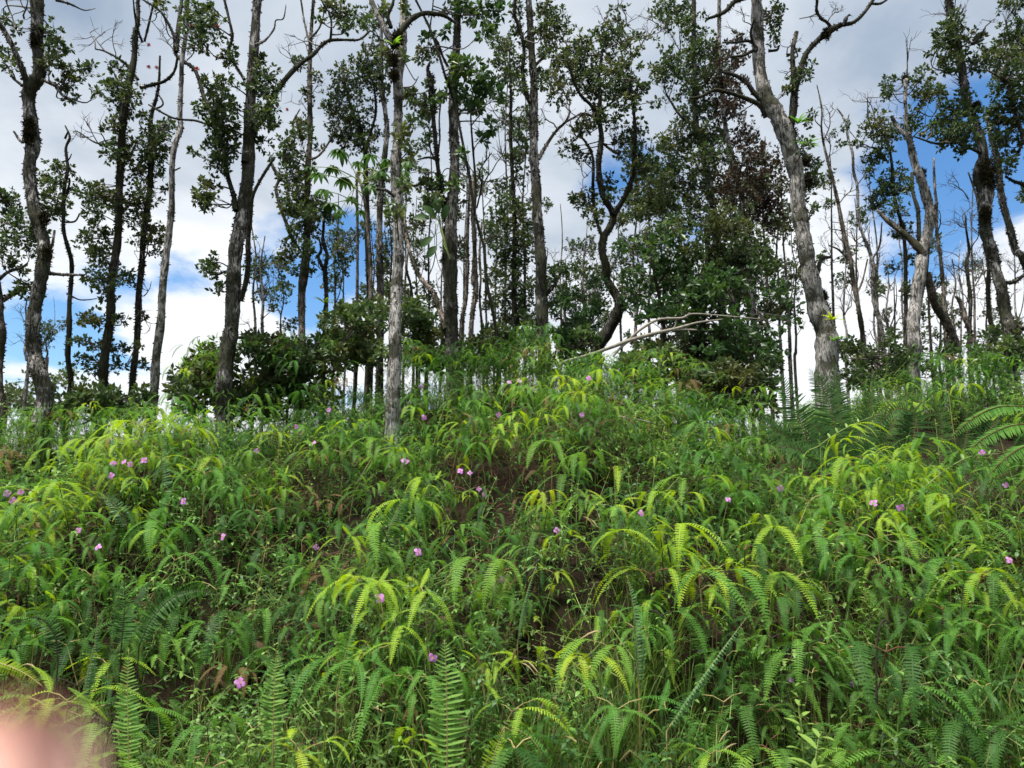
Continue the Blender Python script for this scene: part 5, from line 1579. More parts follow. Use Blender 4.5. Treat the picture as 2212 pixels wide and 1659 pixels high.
# ---- the big dark fern on the right: a crown of long fronds
BF = [([(1815, 1010), (1803, 920), (1778, 840), (1748, 798)], 120, 5.3), ([(1770, 1015), (1733, 920), (1704, 856), (1674, 800)], 110, 5.4), ([(1822, 1000), (1815, 900), (1806, 830), (1798, 770)], 70, 5.9),
      ([(1850, 1010), (1876, 930), (1882, 860), (1884, 800)], 66, 5.7), ([(1940, 1020), (1972, 950), (1974, 895), (1930, 885), (1876, 945)], 100, 5.2), ([(2030, 1060), (2036, 960), (2030, 900), (2014, 850)], 80, 5.5),
      ([(1760, 1010), (1700, 960), (1660, 920), (1630, 890)], 76, 5.5), ([(1780, 1020), (1740, 980), (1700, 965), (1650, 975)], 70, 5.2), ([(2240, 880), (2160, 878), (2100, 905), (2045, 955)], 62, 5.2),
      ([(2240, 915), (2180, 920), (2120, 950), (2070, 1000)], 66, 5.0), ([(2250, 960), (2210, 965), (2160, 1000), (2120, 1050)], 66, 4.8), ([(2240, 1010), (2215, 1030), (2180, 1070)], 56, 4.7), ([(1880, 1020), (1915, 950), (1935, 900), (1960, 850)], 80, 5.8),
      ([(1830, 1020), (1790, 960), (1770, 930), (1745, 910)], 90, 5.1), ([(1900, 1030), (1930, 990), (1985, 960), (2040, 965)], 80, 5.2), ([(2100, 1040), (2120, 960), (2160, 900), (2200, 860)], 76, 5.6), ([(2060, 1050), (2080, 980), (2090, 920), (2080, 850)], 76, 5.8)]
BFN = ['dark frond standing tallest in the big fern below the biggest trunk', 'dark frond leaning left in the big fern below the biggest trunk', 'frond behind the middle of the big dark fern', 'narrow frond right of the middle of the big dark fern',
       'brown-black frond curling over to the left in the big dark fern', 'upright frond at the right of the big dark fern', 'low frond spreading left from the big dark fern', 'lowest left frond of the big dark fern', 'uppermost frond arching in from the right edge',
       'second frond arching in from the right edge', 'third frond arching in from the right edge', 'lowest frond arching in from the right edge', 'frond filling the back of the big dark fern', 'short frond in the heart of the big dark fern', 'frond lying to the right of the big dark fern',
       'frond rising at the right edge behind the arching ones', 'straight frond between the big fern and the right edge']
for i, ((pts, wp, D), lab) in enumerate(zip(BF, BFN)):
    D = D - 0.35
    arch = 8 <= i <= 11  # these get a brighter green, their glossy sheen put into the leaf colour
    sword('large_fern_frond', lab, pts, wp, D, 'fern_dark' if i == 4 else ('fern_mid' if arch else 'fern_dark'), 'fronds of the big dark ferns', True if i in (0, 1, 4, 8, 9) else False, 42, -0.5 if arch else 0.12, stem='stem_red', lw=0.3, wave=0.2, roll=0.12,
          face=(0.1, -0.6, 0.8) if arch else (0.1 * (i % 3 - 1), -1, 0.25))

for k in range(12):
    left = k < 7
    bu, bv = (1800 + rng.normal() * 25, 1015) if left else (2130 + rng.normal() * 50, 1050)
    a = rng.uniform(0.35, 2.8)
    ln = rng.uniform(130, 215)
    pts = [(bu + math.cos(a) * ln * t * (0.6 + 0.5 * t), bv - math.sin(a) * ln * (t - 0.28 * t * t * (1.4 - math.sin(a)))) for t in (0, 0.33, 0.66, 1.0)]
    sword('large_fern_frond', 'spreading dark frond of the big fern %s' % ('below the biggest trunk' if left else 'towards the right edge'), pts, rng.uniform(70, 110), rng.uniform(4.8, 5.4), rng.choice(['fern_dark', 'fern_deep']),
          'fronds of the big dark ferns', False, 40, rng.uniform(-0.2, 0.3), stem='stem_red', lw=0.3, wave=0.2, roll=0.12, face=(rng.normal() * 0.3, -1, 0.35))

# drooping ferns crowning the dark bush on the left crest
def shrub(label, D, pts, L, leafm, base_uv, dens=1.0):
    tree(label, D, 'bark_dark', [(base_uv[0], base_uv[1], 6), (base_uv[0] + 4, base_uv[1] - 40, 5), (base_uv[0] + 2, base_uv[1] - 80, 3)], [], pts, leaf=leafm, L=L, dens=dens, moss=0.3, group='shrubs on the crest', name='shrub', top=False, crown_depth=1.2)


shrub('dark bush left of the tall dark trunk draped with fine ferns', 6.7, fill([(395, 800), (450, 745), (490, 760), (500, 880), (420, 890), (385, 860)], 24, 18, 28), 0.075, 'leaf_ohia', (440, 900))
shrub('dark bush right of the tall dark trunk on the crest', 6.8, fill([(510, 780), (560, 730), (640, 745), (720, 735), (750, 800), (720, 870), (600, 890), (500, 895)], 60, 18, 28), 0.07, 'leaf_ohia', (620, 890))
shrub('low leafy bush between the slender and the pale front trunk', 7.0, fill([(700, 700), (760, 650), (830, 660), (835, 760), (760, 790), (700, 770)], 34, 16, 26), 0.065, 'leaf_light', (770, 800))
shrub('low leafy bush right of the pale front trunk', 7.4, fill([(870, 640), (910, 650), (940, 720), (960, 770), (870, 775)], 20, 14, 24), 0.06, 'leaf_light', (900, 800))
shrub('low bush with small leaves right of the middle stems', 7.4, fill([(1060, 700), (1160, 690), (1160, 770), (1060, 780)], 18, 16, 24), 0.06, 'leaf_light', (1100, 800))
shrub('thin light bush on the crest left of the crooked base', 7.6, fill([(1195, 640), (1290, 610), (1290, 770), (1200, 780)], 20, 12, 20), 0.065, 'leaf_broad', (1240, 800))
shrub('light green bush at the foot of the crooked dark tree', 7.0, fill([(1320, 770), (1440, 740), (1500, 790), (1480, 830), (1340, 830)], 24, 14, 22), 0.06, 'leaf_light', (1400, 850))
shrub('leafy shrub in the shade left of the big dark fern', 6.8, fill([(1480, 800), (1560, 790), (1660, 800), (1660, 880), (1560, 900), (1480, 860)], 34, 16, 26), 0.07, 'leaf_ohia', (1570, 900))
shrub('loose leafy shrub under the bare trees on the right', 7.6, fill([(1790, 740), (1900, 720), (1960, 760), (1960, 830), (1810, 830)], 24, 12, 20), 0.06, 'leaf_light', (1880, 850))
shrub('small shrub on the crest below the bulged mossy trunk', 7.0, fill([(2090, 720), (2212, 700), (2230, 800), (2100, 800)], 22, 12, 20), 0.06, 'leaf_light', (2150, 820))
shrub('dark scrub behind the crest between the pale front trunk and the middle', 8.0, fill([(870, 730), (960, 700), (1000, 720), (1000, 800), (870, 800)], 20, 14, 24), 0.065, 'leaf_ohia', (920, 810), 0.8)
shrub('dark scrub behind the crest under the dark sinuous stem', 8.2, fill([(1000, 740), (1070, 720), (1160, 730), (1160, 800), (1000, 800)], 22, 14, 24), 0.065, 'leaf_ohia', (1080, 810), 0.8)
shrub('dark scrub behind the crest right of the straight mottled trunk', 8.4, fill([(1185, 740), (1280, 710), (1290, 800), (1185, 800)], 16, 14, 22), 0.065, 'leaf_ohia', (1230, 810), 0.8)
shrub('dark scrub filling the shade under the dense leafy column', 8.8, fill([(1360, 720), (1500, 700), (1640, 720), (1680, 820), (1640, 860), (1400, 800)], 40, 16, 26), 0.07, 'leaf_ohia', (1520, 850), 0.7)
shrub('thin scrub behind the crest under the bare trees right of the biggest trunk', 9.2, fill([(1810, 740), (1960, 750), (2080, 740), (2090, 810), (1810, 830)], 26, 12, 20), 0.065, 'leaf_ohia', (1940, 840), 0.7)
shrub('dark low shrub on the left crest between the thin trunks', 6.9, fill([(120, 850), (230, 840), (330, 850), (330, 900), (120, 900)], 24, 14, 22), 0.065, 'leaf_light', (220, 900))

# fine hanging ferns on the crest bushes
pts_, rot_, scl_, idx_ = [], [], [], []
for poly, D, n_ in (([(385, 790), (450, 720), (500, 740), (500, 880), (380, 890)], 6.5, 60), ([(510, 740), (560, 710), (740, 720), (740, 860), (520, 870)], 6.5, 80), ([(880, 740), (1180, 740), (1180, 800), (880, 800)], 6.5, 110), ([(1200, 760), (1480, 760), (1500, 830), (1200, 820)], 6.4, 90),
                    ([(1960, 760), (2100, 745), (2212, 770), (2212, 860), (1960, 850)], 6.4, 110), ([(1450, 830), (1660, 840), (1660, 930), (1450, 900)], 6.0, 60), ([(0, 880), (330, 870), (400, 890), (0, 930)], 6.2, 90), ([(1130, 700), (1180, 700), (1180, 780), (1130, 780)], 6.6, 20)):
    for (u, v, r_) in fill(poly, n_, 1, 2):
        DD = D + rng.normal() * 0.2
        p = at(u, v, DD)
        lay = int(rng.integers(14))
        s = rng.uniform(0.55, 0.95)
        pts_.append(p - np.array([0, 0, LAY[lay][2] * s]))
        rot_.append((rng.normal() * 0.2, rng.normal() * 0.2, rng.uniform(0, 6.28)))
        scl_.append(s)
        idx_.append(lay * 4 + int(rng.choice(4, p=[0.05, 0.27, 0.65, 0.03])))
# thick growth right along the crest
y = rng.uniform(6.0, 7.2, 2600)
x = rng.uniform(-7.5, 7.5, 2600)
n = len(x)
scatter('crest_undergrowth', 'thick leafy growth along the crest of the bank', HERB_MASS, np.stack([x, y, g(x, y)], 1), np.stack([rng.normal(size=n) * 0.2, rng.normal(size=n) * 0.2, rng.uniform(0, 6.28, n)], 1), rng.uniform(0.35, 0.8, n), rng.choice([1, 3, 5, 7, 9, 11, 13, 15, 0, 4], n))
scatter('hanging_ferns', 'fine ferns hanging over the bushes along the crest', FERN_MASS, pts_, rot_, scl_, idx_)

# ---- grass on the lower verge
def grass_tuft(r, n, h, mat_, seed_heads=False):
    mb = MB()
    for k in range(n):
        a = r.uniform(0, 6.28)
        lean = r.uniform(0.1, 0.7)
        L = h * r.uniform(0.6, 1.2)
        w_ = r.uniform(0.0012, 0.0038) if not seed_heads else 0.0009
        m = 5
        p = np.array([r.normal() * 0.02, r.normal() * 0.02, -0.02])
        el = math.pi / 2 - lean * 0.3
        sd = np.array([-math.sin(a), math.cos(a), 0])
        V = []
        for i in range(m + 1):
            ww = w_ * (1 - (i / m) ** 2 * 0.9)
            V += [p - sd * ww, p + sd * ww]
            p = p + np.array([math.cos(a) * math.cos(el), math.sin(a) * math.cos(el), math.sin(el)]) * L / m
            el -= lean * 0.42
        mb.add(V, [(2 * i, 2 * i + 1, 2 * i + 3, 2 * i + 2) for i in range(m)])
        if seed_heads:
            d = np.array([math.cos(a) * math.cos(el), math.sin(a) * math.cos(el), math.sin(el)])
            Q = np.array([p, p + d * 0.03, p + d * 0.055 + [0, 0, -0.006], p + d * 0.08 + [0, 0, -0.018]])
            tube(mb, Q, [0.0016, 0.0032, 0.003, 0.001], 5, 0.2)
    return mb.mesh('grass_tuft', mat_)


GR = [grass_tuft(np.random.default_rng(500 + i), 16, [0.35, 0.45, 0.28, 0.5, 0.4][i % 5], M['grass']) for i in range(5)] + [grass_tuft(np.random.default_rng(520 + i), 4, [0.42, 0.5, 0.36][i], M['straw'], True) for i in range(3)] + \
     [grass_tuft(np.random.default_rng(540 + i), 9, 0.34, M['straw']) for i in range(2)]
y = 2.45 + np.abs(rng.normal(size=1000)) * 0.45
x = rng.uniform(-1, 1, 1000) * (0.9 * y + 1.0)
n = len(x)
scatter('verge_grass', 'long grass with straw-coloured seed heads on the lower verge', GR, np.stack([x, y, g(x, y)], 1), np.stack([rng.normal(size=n) * 0.1, rng.normal(size=n) * 0.1, rng.uniform(0, 6.28, n)], 1), rng.uniform(0.6, 1.15, n),
        rng.choice(10, n, p=[0.176] * 5 + [0.02] * 3 + [0.03] * 2))

# dead fern litter in the hollows and under the growth
LIT = []
for i in range(3):
    mb = MB()
    r = np.random.default_rng(600 + i)
    for k in range(14):
        p = np.array([r.normal() * 0.10, r.normal() * 0.10, r.uniform(0, 0.18)])
        d = norm(np.array([r.normal(), r.normal(), r.normal() * 0.4]))
        q = p + d * r.uniform(0.08, 0.22)
        tube(mb, np.array([p, (p + q) / 2 + r.normal(size=3) * 0.012, q]), [0.0015, 0.0013, 0.001], 3, cap=False, tint=r.random())
    for k in range(3):
        V, f = PIN[r.integers(len(PIN))]
        mb.add((V * 0.8) @ rotz(r.uniform(0, 6.28)).T + [r.normal() * 0.05, r.normal() * 0.05, 0.18], f, r.random())
    LIT.append(mb.mesh('dead_litter', M['litter']))
P = bank_points(900, 2.0, 7.0, 1.0, 0.0)
n = len(P)
scatter('dead_fern_litter', 'brown dead fern stalks under the growth', LIT, P, np.stack([rng.normal(size=n) * 0.3, rng.normal(size=n) * 0.3, rng.uniform(0, 6.28, n)], 1), rng.uniform(0.6, 1.2, n), rng.integers(0, 3, n))
# ------------------------------------------------------------------ flowers
def petal_mesh():
    mb = MB()
    xs = np.linspace(0, 1, 6)
    w_ = np.array([0.12, 0.55, 0.9, 1.0, 0.8, 0.0]) * 0.43
    V = []
    for i in range(6):
        z = 0.16 * math.sin(xs[i] * 2.4) - 0.12 * xs[i] ** 2
        V += [(xs[i], -w_[i], z + w_[i] * 0.12), (xs[i], 0, z), (xs[i], w_[i], z + w_[i] * 0.12)]
    f = []
    for i in range(5):
        a = i * 3
        f += [(a, a + 3, a + 4, a + 1), (a + 1, a + 4, a + 5, a + 2)]
    mb.add(np.array(V) * 0.021, f)
    return mb.mesh('petal', M['petal'], True)


PETAL = petal_mesh()
_mb = MB()
for k in range(7):
    a = k * 0.9
    tube(_mb, np.array([[0, 0, -0.003], [math.cos(a) * 0.0015, math.sin(a) * 0.0015, 0.003], [math.cos(a) * 0.004, math.sin(a) * 0.004, 0.008]]), [0.0007, 0.0005, 0.001], 4)
tube(_mb, np.array([[0, 0, -0.010], [0, 0, -0.005], [0, 0, 0]]), [0.0015, 0.0028, 0.0022], 6)
STAMEN = _mb.mesh('stamens', M['stamen'], True)

FLOWERS = [(15, 1067), (45, 1063), (30, 1082), (245, 1002), (268, 998), (281, 1003), (311, 995), (240, 1028), (397, 1083), (170, 1146), (212, 1182), (482, 1160), (683, 1182), (555, 974), (678, 957), (640, 922), (711, 886), (872, 994), (880, 999),
           (994, 1018), (1015, 1022), (1035, 1057), (1045, 1069), (903, 1193), (1203, 1146), (1083, 1252), (820, 1292), (935, 1420), (518, 1475), (909, 835), (916, 902), (1077, 896), (1122, 823), (1257, 896), (1272, 817), (1385, 1109), (1100, 826), (1945, 1097),
           (1887, 1087), (2121, 978), (2172, 1048), (1686, 1055), (2180, 1210), (1573, 1080)]
rng = np.random.default_rng(41)
for (u, v) in FLOWERS:
    p = hit(u, v, 0.50)
    p = at(u, v, p[1] - 0.02)
    base = np.array([p[0] + rng.normal() * 0.05, p[1] + 0.06 + abs(rng.normal()) * 0.04, 0])
    base[2] = float(g(base[0], base[1]))
    w_ = where(u, v)
    k = int(rng.integers(8))
    root = thing('pink_flowered_herb', 'pink four-petalled flower ' + w_, 'flower', base, 'pink flowers ' + w_)
    tip = p - base
    mb = MB()
    tube(mb, spline(np.array([[0, 0, -0.03], tip * 0.5 + [rng.normal() * 0.02, 0, 0.02], tip - [0, -0.004, 0.006]]), 4), np.linspace(0.0022, 0.0012, 9), 4)
    mb.build('stem', M['stem_green'], root)
    s_ = max(0.4, tip[2] * 0.85 / HERB[k][2])
    lv = link('leaves', HERB[k][1]['herb'], root, Matrix.Rotation(rng.uniform(0, 6.28), 4, 'Z') @ Matrix.Scale(s_, 4))
    lv['kind'] = 'stuff'
    nrm_ = norm(np.array([rng.normal() * 0.45 - p[0] * 0.15, -1.0, rng.uniform(-0.1, 0.8)]))
    x_ = norm(np.cross(UP, nrm_))
    y_ = np.cross(nrm_, x_)
    fm = Matrix([[x_[i], y_[i], nrm_[i], tip[i]] for i in range(3)] + [[0, 0, 0, 1]])
    fl = link('flower', STAMEN, root, fm @ Matrix.Scale(rng.uniform(0.85, 1.15), 4))
    ph = rng.uniform(0, 6.28)
    for q in range(4):
        link('petal', PETAL, fl, Matrix.Rotation(ph + q * math.pi / 2 + rng.normal() * 0.12, 4, 'Z') @ Matrix.Rotation(rng.normal() * 0.15, 4, 'Y'))

# pale violet puff heads low on the bank
PUFF = [(1513, 1408, 'pale violet puff flower low between the leaning frond and the grass'), (1838, 1460, 'upper of two violet puff flowers under the right-hand ferns'), (1840, 1478, 'lower of two violet puff flowers under the right-hand ferns'),
        (1709, 1469, 'tiny violet puff flower left of the two puff flowers')]
for (u, v, lab) in PUFF:
    p = hit(u, v, 0.30)
    base = np.array([p[0], p[1] + 0.05, float(g(p[0], p[1] + 0.05))])
    root = thing('puff_flower', lab, 'flower', base, 'violet puff flowers')
    tip = p - base
    mb = MB()
    tube(mb, spline(np.array([[0, 0, -0.03], tip * 0.5 + [0.02, 0, 0], tip]), 4), np.linspace(0.002, 0.001, 9), 4)
    mb.build('stem', M['stem_red'], root)
    mb = MB()
    n = 130
    d = norm(rng.normal(size=(n, 3)))
    s = norm(np.cross(d, rng.normal(size=(n, 3)))) * 0.0007
    b = tip + d * 0.003
    e = tip + d * 0.0115 * rng.uniform(0.8, 1.1, (n, 1))
    mb.add_quads(np.stack([b - s, b + s, e + s, e - s], 1), rng.random(n))
    mb.build('flower_head', M['petal_pale'], root)

# red blossoms among the leaves
for (u, v, key) in [(321, 97, 'upright stem'), (321, 145, 'upright stem'), (338, 146, 'upright stem'), (426, 149, 'arching right'), (413, 56, 'arching right'), (460, 43, 'arching right'), (470, 57, 'arching right'), (27, 456, 'left edge of the picture'), (620, 237, 'slender trunk with leaves packed')]:
    t = [o for o in TREES if key in o['label']][0]
    D = {'upright stem': 7.1, 'arching right': 6.2, 'left edge of the picture': 6.5}.get(key, 8.3)
    c = at(u, v, D) - np.array(t.location)
    mb = MB()
    n = 60
    d = norm(rng.normal(size=(n, 3)) + UP * 0.4)
    s = norm(np.cross(d, rng.normal(size=(n, 3)))) * 0.0016
    e = c + d * 0.024
    mb.add_quads(np.stack([c - s + d * .002, c + s + d * .002, e + s, e - s], 1), rng.random(n))
    mb.build('blossom', M['red_bloom'], t)

# ------------------------------------------------------------------ long arching shoots on the right
LEAFL = {c: leaflet_mesh('shoot_leaf', 1.0, 0.36, M[c], 0.6, 4) for c in ('herb', 'herb_deep')}


def shoot(label, pts, D, leaf=0.055, gap=0.085, c='herb', dy=0.0, stem='stem_green'):
    Q = np.array([at(u, v, D + dy * i / max(1, len(pts) - 1)) for i, (u, v) in enumerate(pts)])
    base = Q[0].copy()
    gz = float(g(base[0], base[1])) - 0.04
    base[2] = gz
    if Q[0][2] > gz + 0.05:
        Q = np.vstack([[base[0], base[1], gz], Q])
    S = spline(Q, 8)
    root = thing('arching_shoot', label, 'plant', base, 'long arching shoots')
    mb = MB()
    tube(mb, S - base, np.linspace(0.004, 0.0014, len(S)), 5)
    mb.build('stem', M[stem], root, True)
    ln = np.concatenate([[0], np.cumsum(np.linalg.norm(np.diff(S, axis=0), axis=1))])
    k = 0
    s0 = ln[-1] * 0.15
    while s0 < ln[-1]:
        i = min(len(S) - 2, int(np.searchsorted(ln, s0)))
        t = norm(S[i + 1] - S[i])
        a = norm(np.cross(t, rng.normal(size=3)))
        for sg in (-1, 1):
            d = norm(a * sg + t * 0.55)
            sz = leaf * (1 - 0.5 * (s0 / ln[-1]) ** 2) * rng.uniform(0.75, 1.2)
            link('leaf', LEAFL[c], root, frame(S[i] - base, d) @ Matrix.Scale(float(sz), 4))
        s0 += gap * rng.uniform(0.8, 1.2)
        k += 1


shoot('long shoot slanting up right in front of the big dark fern', [(1734, 1002), (1771, 962), (1814, 932), (1854, 912), (1896, 895)], 4.6)
shoot('long shoot arching left with its tip below the big dark fern', [(2034, 1130), (2001, 1070), (1971, 1035), (1934, 1000), (1896, 982), (1851, 967)], 4.1)
shoot('tall leafy shoot by the right edge in front of the arching fronds', [(2199, 1110), (2189, 1045), (2171, 985), (2156, 935), (2134, 892)], 3.9, 0.06)
shoot('big-leaved shoot rising through the right side of the bank', [(1979, 1297), (1961, 1197), (1934, 1130), (1899, 1060), (1879, 1020)], 3.5, 0.075)
shoot('upright shoot before the left side of the big dark fern', [(1772, 1080), (1774, 1020), (1772, 970), (1770, 935)], 4.4)
shoot('upright shoot between the big dark fern and the right edge', [(2034, 1080), (2030, 1000), (2024, 940), (2020, 905)], 4.3, 0.05, 0.1, 'herb', 0.0, 'stem_tan')
shoot('thin shoot arching right towards the right edge', [(1960, 1090), (2000, 1050), (2050, 1010), (2100, 985), (2160, 980)], 4.0)
shoot('shoot leaning right low on the right side', [(2200, 1290), (2170, 1210), (2130, 1140), (2080, 1080)], 3.3, 0.05)
shoot('upright shoot with narrow leaves under the crooked dark tree', [(1405, 1110), (1412, 1040), (1422, 970), (1436, 920)], 4.5, 0.05, 0.05)
shoot('slender shoot rising from the middle ferns left of the crooked base', [(1245, 1140), (1246, 1080), (1250, 1040), (1254, 1025)], 4.2)
shoot('leafy shoot crossing in front of the hollow right of the pale front trunk', [(1040, 1130), (1052, 1085), (1062, 1055), (1074, 1030)], 4.4)
shoot('thin pale stalk slanting up behind the pale front trunk foot', [(930, 1000), (942, 940), (956, 890), (976, 840)], 4.9, 0.04, 0.16)
shoot('grassy broad-leaved shoot low in the middle foreground', [(820, 1650), (815, 1600), (822, 1560), (830, 1525)], 2.6, 0.10, 0.05, 'herb')
shoot('broad-leaved shoot low at the right of the leaning frond', [(1250, 1680), (1250, 1610), (1245, 1560), (1240, 1525)], 2.6, 0.085, 0.06, 'herb')
shoot('broad-leaved sprout at the bottom right corner of the grass', [(1760, 1680), (1762, 1640), (1768, 1600), (1775, 1580)], 2.6, 0.12, 0.04, 'herb')
shoot('bright three-leaved sprout low right beside the hanging ferns', [(1732, 1590), (1728, 1560), (1726, 1530), (1728, 1512)], 2.7, 0.085, 0.05, 'herb')

# ------------------------------------------------------------------ fallen pale branch and dead brush
def wood(name, label, lines, D, mat_, cat='branch', dd=0.0):
    base = at(lines[0][0][0], lines[0][0][1], D)
    root = thing(name, label, cat, base)
    for ln in lines:
        Q = spline(np.array([[*at(u, v, D + dd * i), px(w_, D) / 2] for i, (u, v, w_) in enumerate(ln)]), 5)
        mb = MB()
        tube(mb, Q[:, :3] - base, np.maximum(Q[:, 3], 0.002), 7, 0.04)
        mb.build('bough', M[mat_], root, True)


wood('fallen_branch', 'pale fallen branch slanting up right past the crooked dark tree', [
    [(1205, 790, 6), (1223, 780, 6), (1275, 766, 7), (1324, 749, 8), (1364, 734, 9), (1416, 720, 8), (1464, 709, 7), (1507, 697, 5), (1560, 690, 3)],
    [(1355, 738, 5), (1381, 714, 6), (1421, 691, 6), (1473, 687, 5), (1496, 678, 4), (1560, 682, 3), (1650, 690, 2)], [(1445, 714, 5), (1475, 712, 5), (1505, 713, 4)], [(1324, 770, 5), (1340, 752, 6), (1358, 736, 6)], [(1452, 711, 3), (1459, 702, 3), (1460, 690, 2)]], 6.9, 'dead_wood')
wood('dead_stick', 'thin pale dead stick lying on the upper bank under the crooked tree', [[(1332, 899, 4), (1358, 903, 4), (1390, 909, 3), (1424, 918, 2)], [(1358, 903, 3), (1372, 920, 3), (1388, 938, 2)]], 5.2, 'dead_wood')
mb = MB()
c0 = at(1250, 905, 5.4)
for k in range(46):
    u, v = rng.normal(1252, 45), rng.normal(880, 22)
    a = at(u, v + 22, 5.4 + rng.normal() * 0.12) - c0
    grow(mb, a, (rng.normal(), rng.normal() * 0.5, 0.5), rng.uniform(0.08, 0.2), 0.0022, 1, 0.5, (1, 2), 3)
o = thing('dead_brush', 'grey tangle of dead stalks on the crest left of the crooked base', 'dead brush', c0)
mb.build('dead_stalks', M['twig_pale'], o)['kind'] = 'stuff'
mb = MB()
c0 = at(1060, 1000, 5.0)
for k in range(60):
    u, v = rng.normal(1085, 55), rng.normal(985, 40)
    a = at(u, v, 4.75 + rng.normal() * 0.1) - c0
    grow(mb, a, (rng.normal() * 0.6, rng.normal() * 0.3, -0.8), rng.uniform(0.08, 0.2), 0.0016, 1, 0.5, (1, 2), 3)
o = thing('dead_brush', 'brown dead fern stalks hanging in the hollow right of the pale trunk', 'dead brush', c0)
mb.build('dead_stalks', M['stem_red'], o)['kind'] = 'stuff'

# ------------------------------------------------------------------ fiddleheads
def fiddlehead(label, pts, D, r_px):
    Q = [at(u, v, D) for u, v in pts]
    base = Q[0].copy()
    root = thing('fiddlehead', label, 'fern', base, 'dark fiddleheads')
    S = spline(np.array(Q), 6)
    mb = MB()
    t = norm(S[-1] - S[-2])
    R0 = px(r_px, D)
    sgn = 1
    side = np.array([sgn, 0, 0.0])
    side = norm(side - t * np.dot(side, t))
    c = S[-1] + side * R0
    cur = []
    for k in range(1, 26):
        a = k / 25 * 4.2 * math.pi / 1.5
        rr = R0 * (1 - 0.8 * k / 25)
        cur.append(c + (-side * math.cos(a) + t * math.sin(a)) * rr)
    A = np.vstack([S, cur])
    tube(mb, A - base, np.concatenate([np.linspace(0.0042, 0.0032, len(S)), np.linspace(0.0032, 0.0022, len(cur))]), 6)
    mb.build('stalk', M['stem_dark'], root, True)


fiddlehead('black fiddlehead stalk curling among the right-hand ferns', [(1894, 1520), (1893, 1430), (1896, 1375), (1904, 1345)], 2.85, 9)
fiddlehead('dark fiddlehead with a tight coil above the right-hand ferns', [(1930, 1300), (1926, 1265), (1908, 1245), (1906, 1228)], 3.4, 10)
fiddlehead('small dark fiddlehead beside the low dark gap in the middle', [(1135, 1290), (1140, 1250), (1156, 1225), (1158, 1208)], 3.4, 5)
fiddlehead('thin black stalk standing right of the fuzzy-tipped frond', [(1452, 1240), (1446, 1200), (1440, 1170), (1438, 1160)], 3.5, 5)
fiddlehead('black stalk in the yellow ferns left of centre', [(730, 1330), (731, 1290), (729, 1265), (727, 1255)], 3.4, 4)

# ------------------------------------------------------------------ bird on the bare upper limb
def bird():
    D = 6.75
    foot = at(1827, 50, D)
    root = thing('bird', 'small dark bird with a curved beak perched on the bare upper limb', 'bird', foot)
    s = px(1, D)
    prof = [(-6, -5, 1.2), (-4, 0, 2.2), (-1.5, 5, 4.6), (0.5, 10, 5.2), (2.8, 14.5, 4.2), (5, 17.5, 2.5), (7, 19.5, 2.3), (9.2, 21, 2.9), (11, 21, 2.3), (12.8, 20.2, 0.9), (15.5, 19, 0.55), (17.5, 16.8, 0.25)]
    Q = spline(np.array([[x * s, 0, z * s, r * s] for x, z, r in prof]), 4)
    mb = MB()
    tube(mb, Q[:, :3], Q[:, 3], 12)
    b = mb.build('body', M['bird'], root, True)
    for k in (-1, 1):
        mb = MB()
        tube(mb, np.array([[0, k * 1.5 * s, 5 * s], [0.5 * s, k * 1.5 * s, 2 * s], [0, k * 1.5 * s, -1 * s]]), [0.5 * s] * 3, 5)
        mb.build('leg', M['stem_dark'], root)


bird()

# ------------------------------------------------------------------ the photographer's hand: a fingertip reaches before the lens
def cam_pt(x, y, z):
    """metres right, up and forward of the lens"""
    c, s = math.cos(PITCH), math.sin(PITCH)
    return np.array([x, z * c - y * s, CAMZ + z * s + y * c])


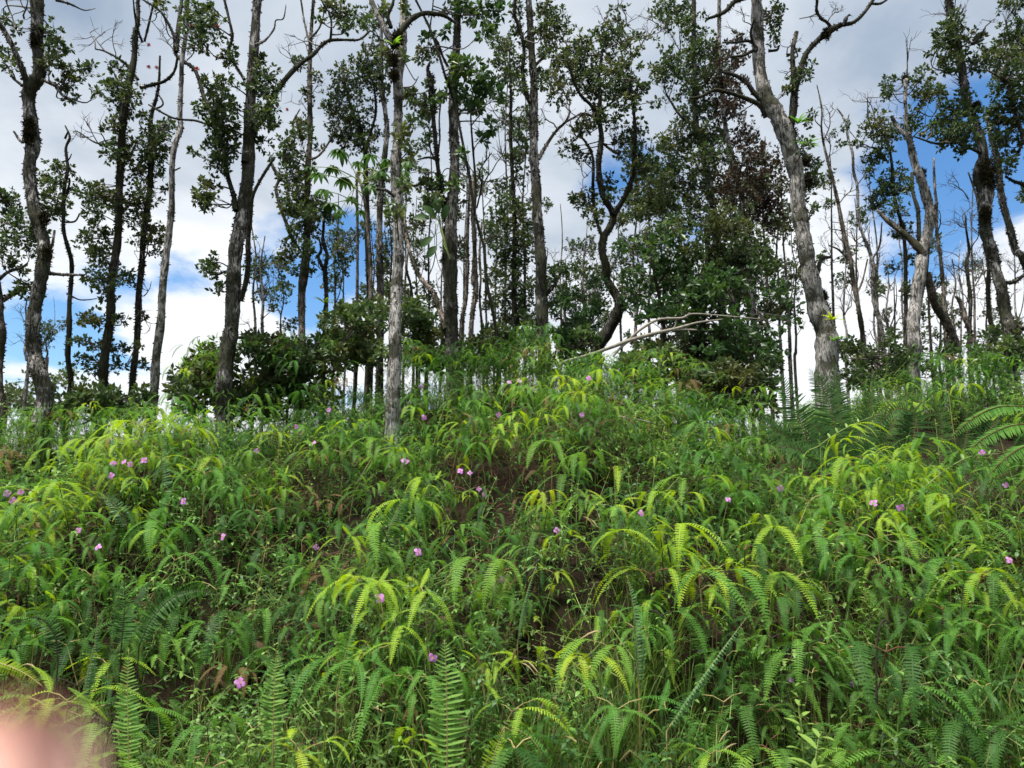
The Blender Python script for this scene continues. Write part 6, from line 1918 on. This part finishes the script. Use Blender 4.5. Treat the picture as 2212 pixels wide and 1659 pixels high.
def hand():
    tipz = 0.046
    tx, ty = (-30 - 1106) / FPX * tipz, (829.5 - 1722) / FPX * tipz
    J = {}
    dirf = norm(np.array([-0.80, -0.60, -0.02]))
    side = norm(np.array([-0.55, 0.72, -0.42]))
    tip = np.array([tx, ty, tipz])
    verts, edges, rad = [], [], []

    def add(p, r, link_to=None):
        verts.append(cam_pt(*p))
        rad.append(r)
        if link_to is not None:
            edges.append((link_to, len(verts) - 1))
        return len(verts) - 1
    wrist_p = tip + dirf * 0.165 + np.array([0.0, -0.02, -0.05])
    palm = add(wrist_p - dirf * 0.045, 0.026)
    wr = add(wrist_p, 0.024, palm)
    fa = add(wrist_p + np.array([-0.05, -0.09, -0.06]), 0.028, wr)
    add(wrist_p + np.array([-0.10, -0.20, -0.12]), 0.034, fa)
    mid = add(wrist_p - dirf * 0.075, 0.027, palm)
    # index: the one that shows
    k = add(tip + dirf * 0.075, 0.0105, mid)
    k = add(tip + dirf * 0.048, 0.0092, k)
    k = add(tip + dirf * 0.024, 0.0086, k)
    k = add(tip + dirf * 0.006, 0.0082, k)
    add(tip - dirf * 0.002, 0.0066, k)
    # the other fingers curl back round the (unseen) camera body
    for n, ln in ((1, 0.088), (2, 0.082), (3, 0.066)):
        b = tip + dirf * (0.080 + 0.006 * n) - side * 0.0195 * n
        q1 = add(b, 0.0105, mid)
        q2 = add(b - dirf * ln * 0.40 + np.array([0, -0.012, -0.022]), 0.0092, q1)
        q3 = add(b - dirf * ln * 0.52 + np.array([-0.004, -0.02, -0.052]), 0.0085, q2)
        add(b - dirf * ln * 0.44 + np.array([-0.006, -0.02, -0.074]), 0.0075, q3)
    # thumb leaves the side of the palm
    b = wrist_p - dirf * 0.03 + side * 0.026
    q1 = add(b, 0.0135, palm)
    q2 = add(b - dirf * 0.026 + side * 0.022 + np.array([0, 0, -0.02]), 0.0115, q1)
    q3 = add(b - dirf * 0.05 + side * 0.026 + np.array([0, 0, -0.04]), 0.0105, q2)
    add(b - dirf * 0.066 + side * 0.022 + np.array([0, 0, -0.052]), 0.0085, q3)
    base = verts[1].copy()
    me = bpy.data.meshes.new('hand')
    me.from_pydata([tuple(v - base) for v in verts], edges, [])
    me.materials.append(M['skin'])
    root = thing('person', 'blurred pink fingertip before the lens in the bottom left corner', 'person', base)
    o = link('hand', me, root)
    md = o.modifiers.new('skin', 'SKIN')
    md.use_smooth_shade = True
    layer = me.skin_vertices[0] if len(me.skin_vertices) else None
    if layer is None:
        bpy.context.view_layer.objects.active = o
        bpy.ops.mesh.customdata_skin_add()
        layer = me.skin_vertices[0]
    for i, r in enumerate(rad):
        layer.data[i].radius = (r, r)
        layer.data[i].use_root = (i == 0)
    sb = o.modifiers.new('smooth', 'SUBSURF')
    sb.levels = sb.render_levels = 2
    # nail on the far side of the fingertip
    nl = MB()
    cN = cam_pt(*(tip + dirf * 0.004 + np.array([0.0, 0.0, 0.0078]))) - base
    xd = cam_pt(*(-dirf)) - cam_pt(0, 0, 0)
    yd = cam_pt(*np.cross(dirf, [0, 0, 1.0])) - cam_pt(0, 0, 0)
    zd = cam_pt(0, 0, 1) - cam_pt(0, 0, 0)
    V, f = [], []
    for i in range(6):
        for j in range(7):
            a = (i / 5 - 0.5) * 0.012
            b = (j / 6 - 0.5) * 2
            wv = 0.0052 * (1 - 0.35 * abs(i / 5 - 0.5) ** 2 * 4 * (1 if i > 2 else 0.5))
            V.append(cN + xd * a + yd * b * wv - zd * (0.0022 * b * b + 0.0006 * (i / 5) ** 2))
    for i in range(5):
        for j in range(6):
            f.append((i * 7 + j, i * 7 + j + 1, i * 7 + j + 8, i * 7 + j + 7))
    nl.add(V, f)
    nl.build('fingernail', M['nail'], o, True)


hand()

# ------------------------------------------------------------------ look-alikes: say which one, counted from the left
ORD = 'first second third fourth fifth sixth seventh eighth ninth tenth eleventh twelfth thirteenth fourteenth fifteenth sixteenth seventeenth eighteenth nineteenth twentieth'.split()
by = {}
for o in COL.objects:
    if o.parent is None and o.get('category') and o.get('label'):
        by.setdefault(o['label'], []).append(o)
for lab, os_ in by.items():
    if 1 < len(os_) <= len(ORD):
        os_.sort(key=lambda o: project(np.array(o.location) + [0, 0, 0.3])[0])
        for k, o in enumerate(os_):
            o['label'] = '%s, %s from left' % (lab, ORD[k])
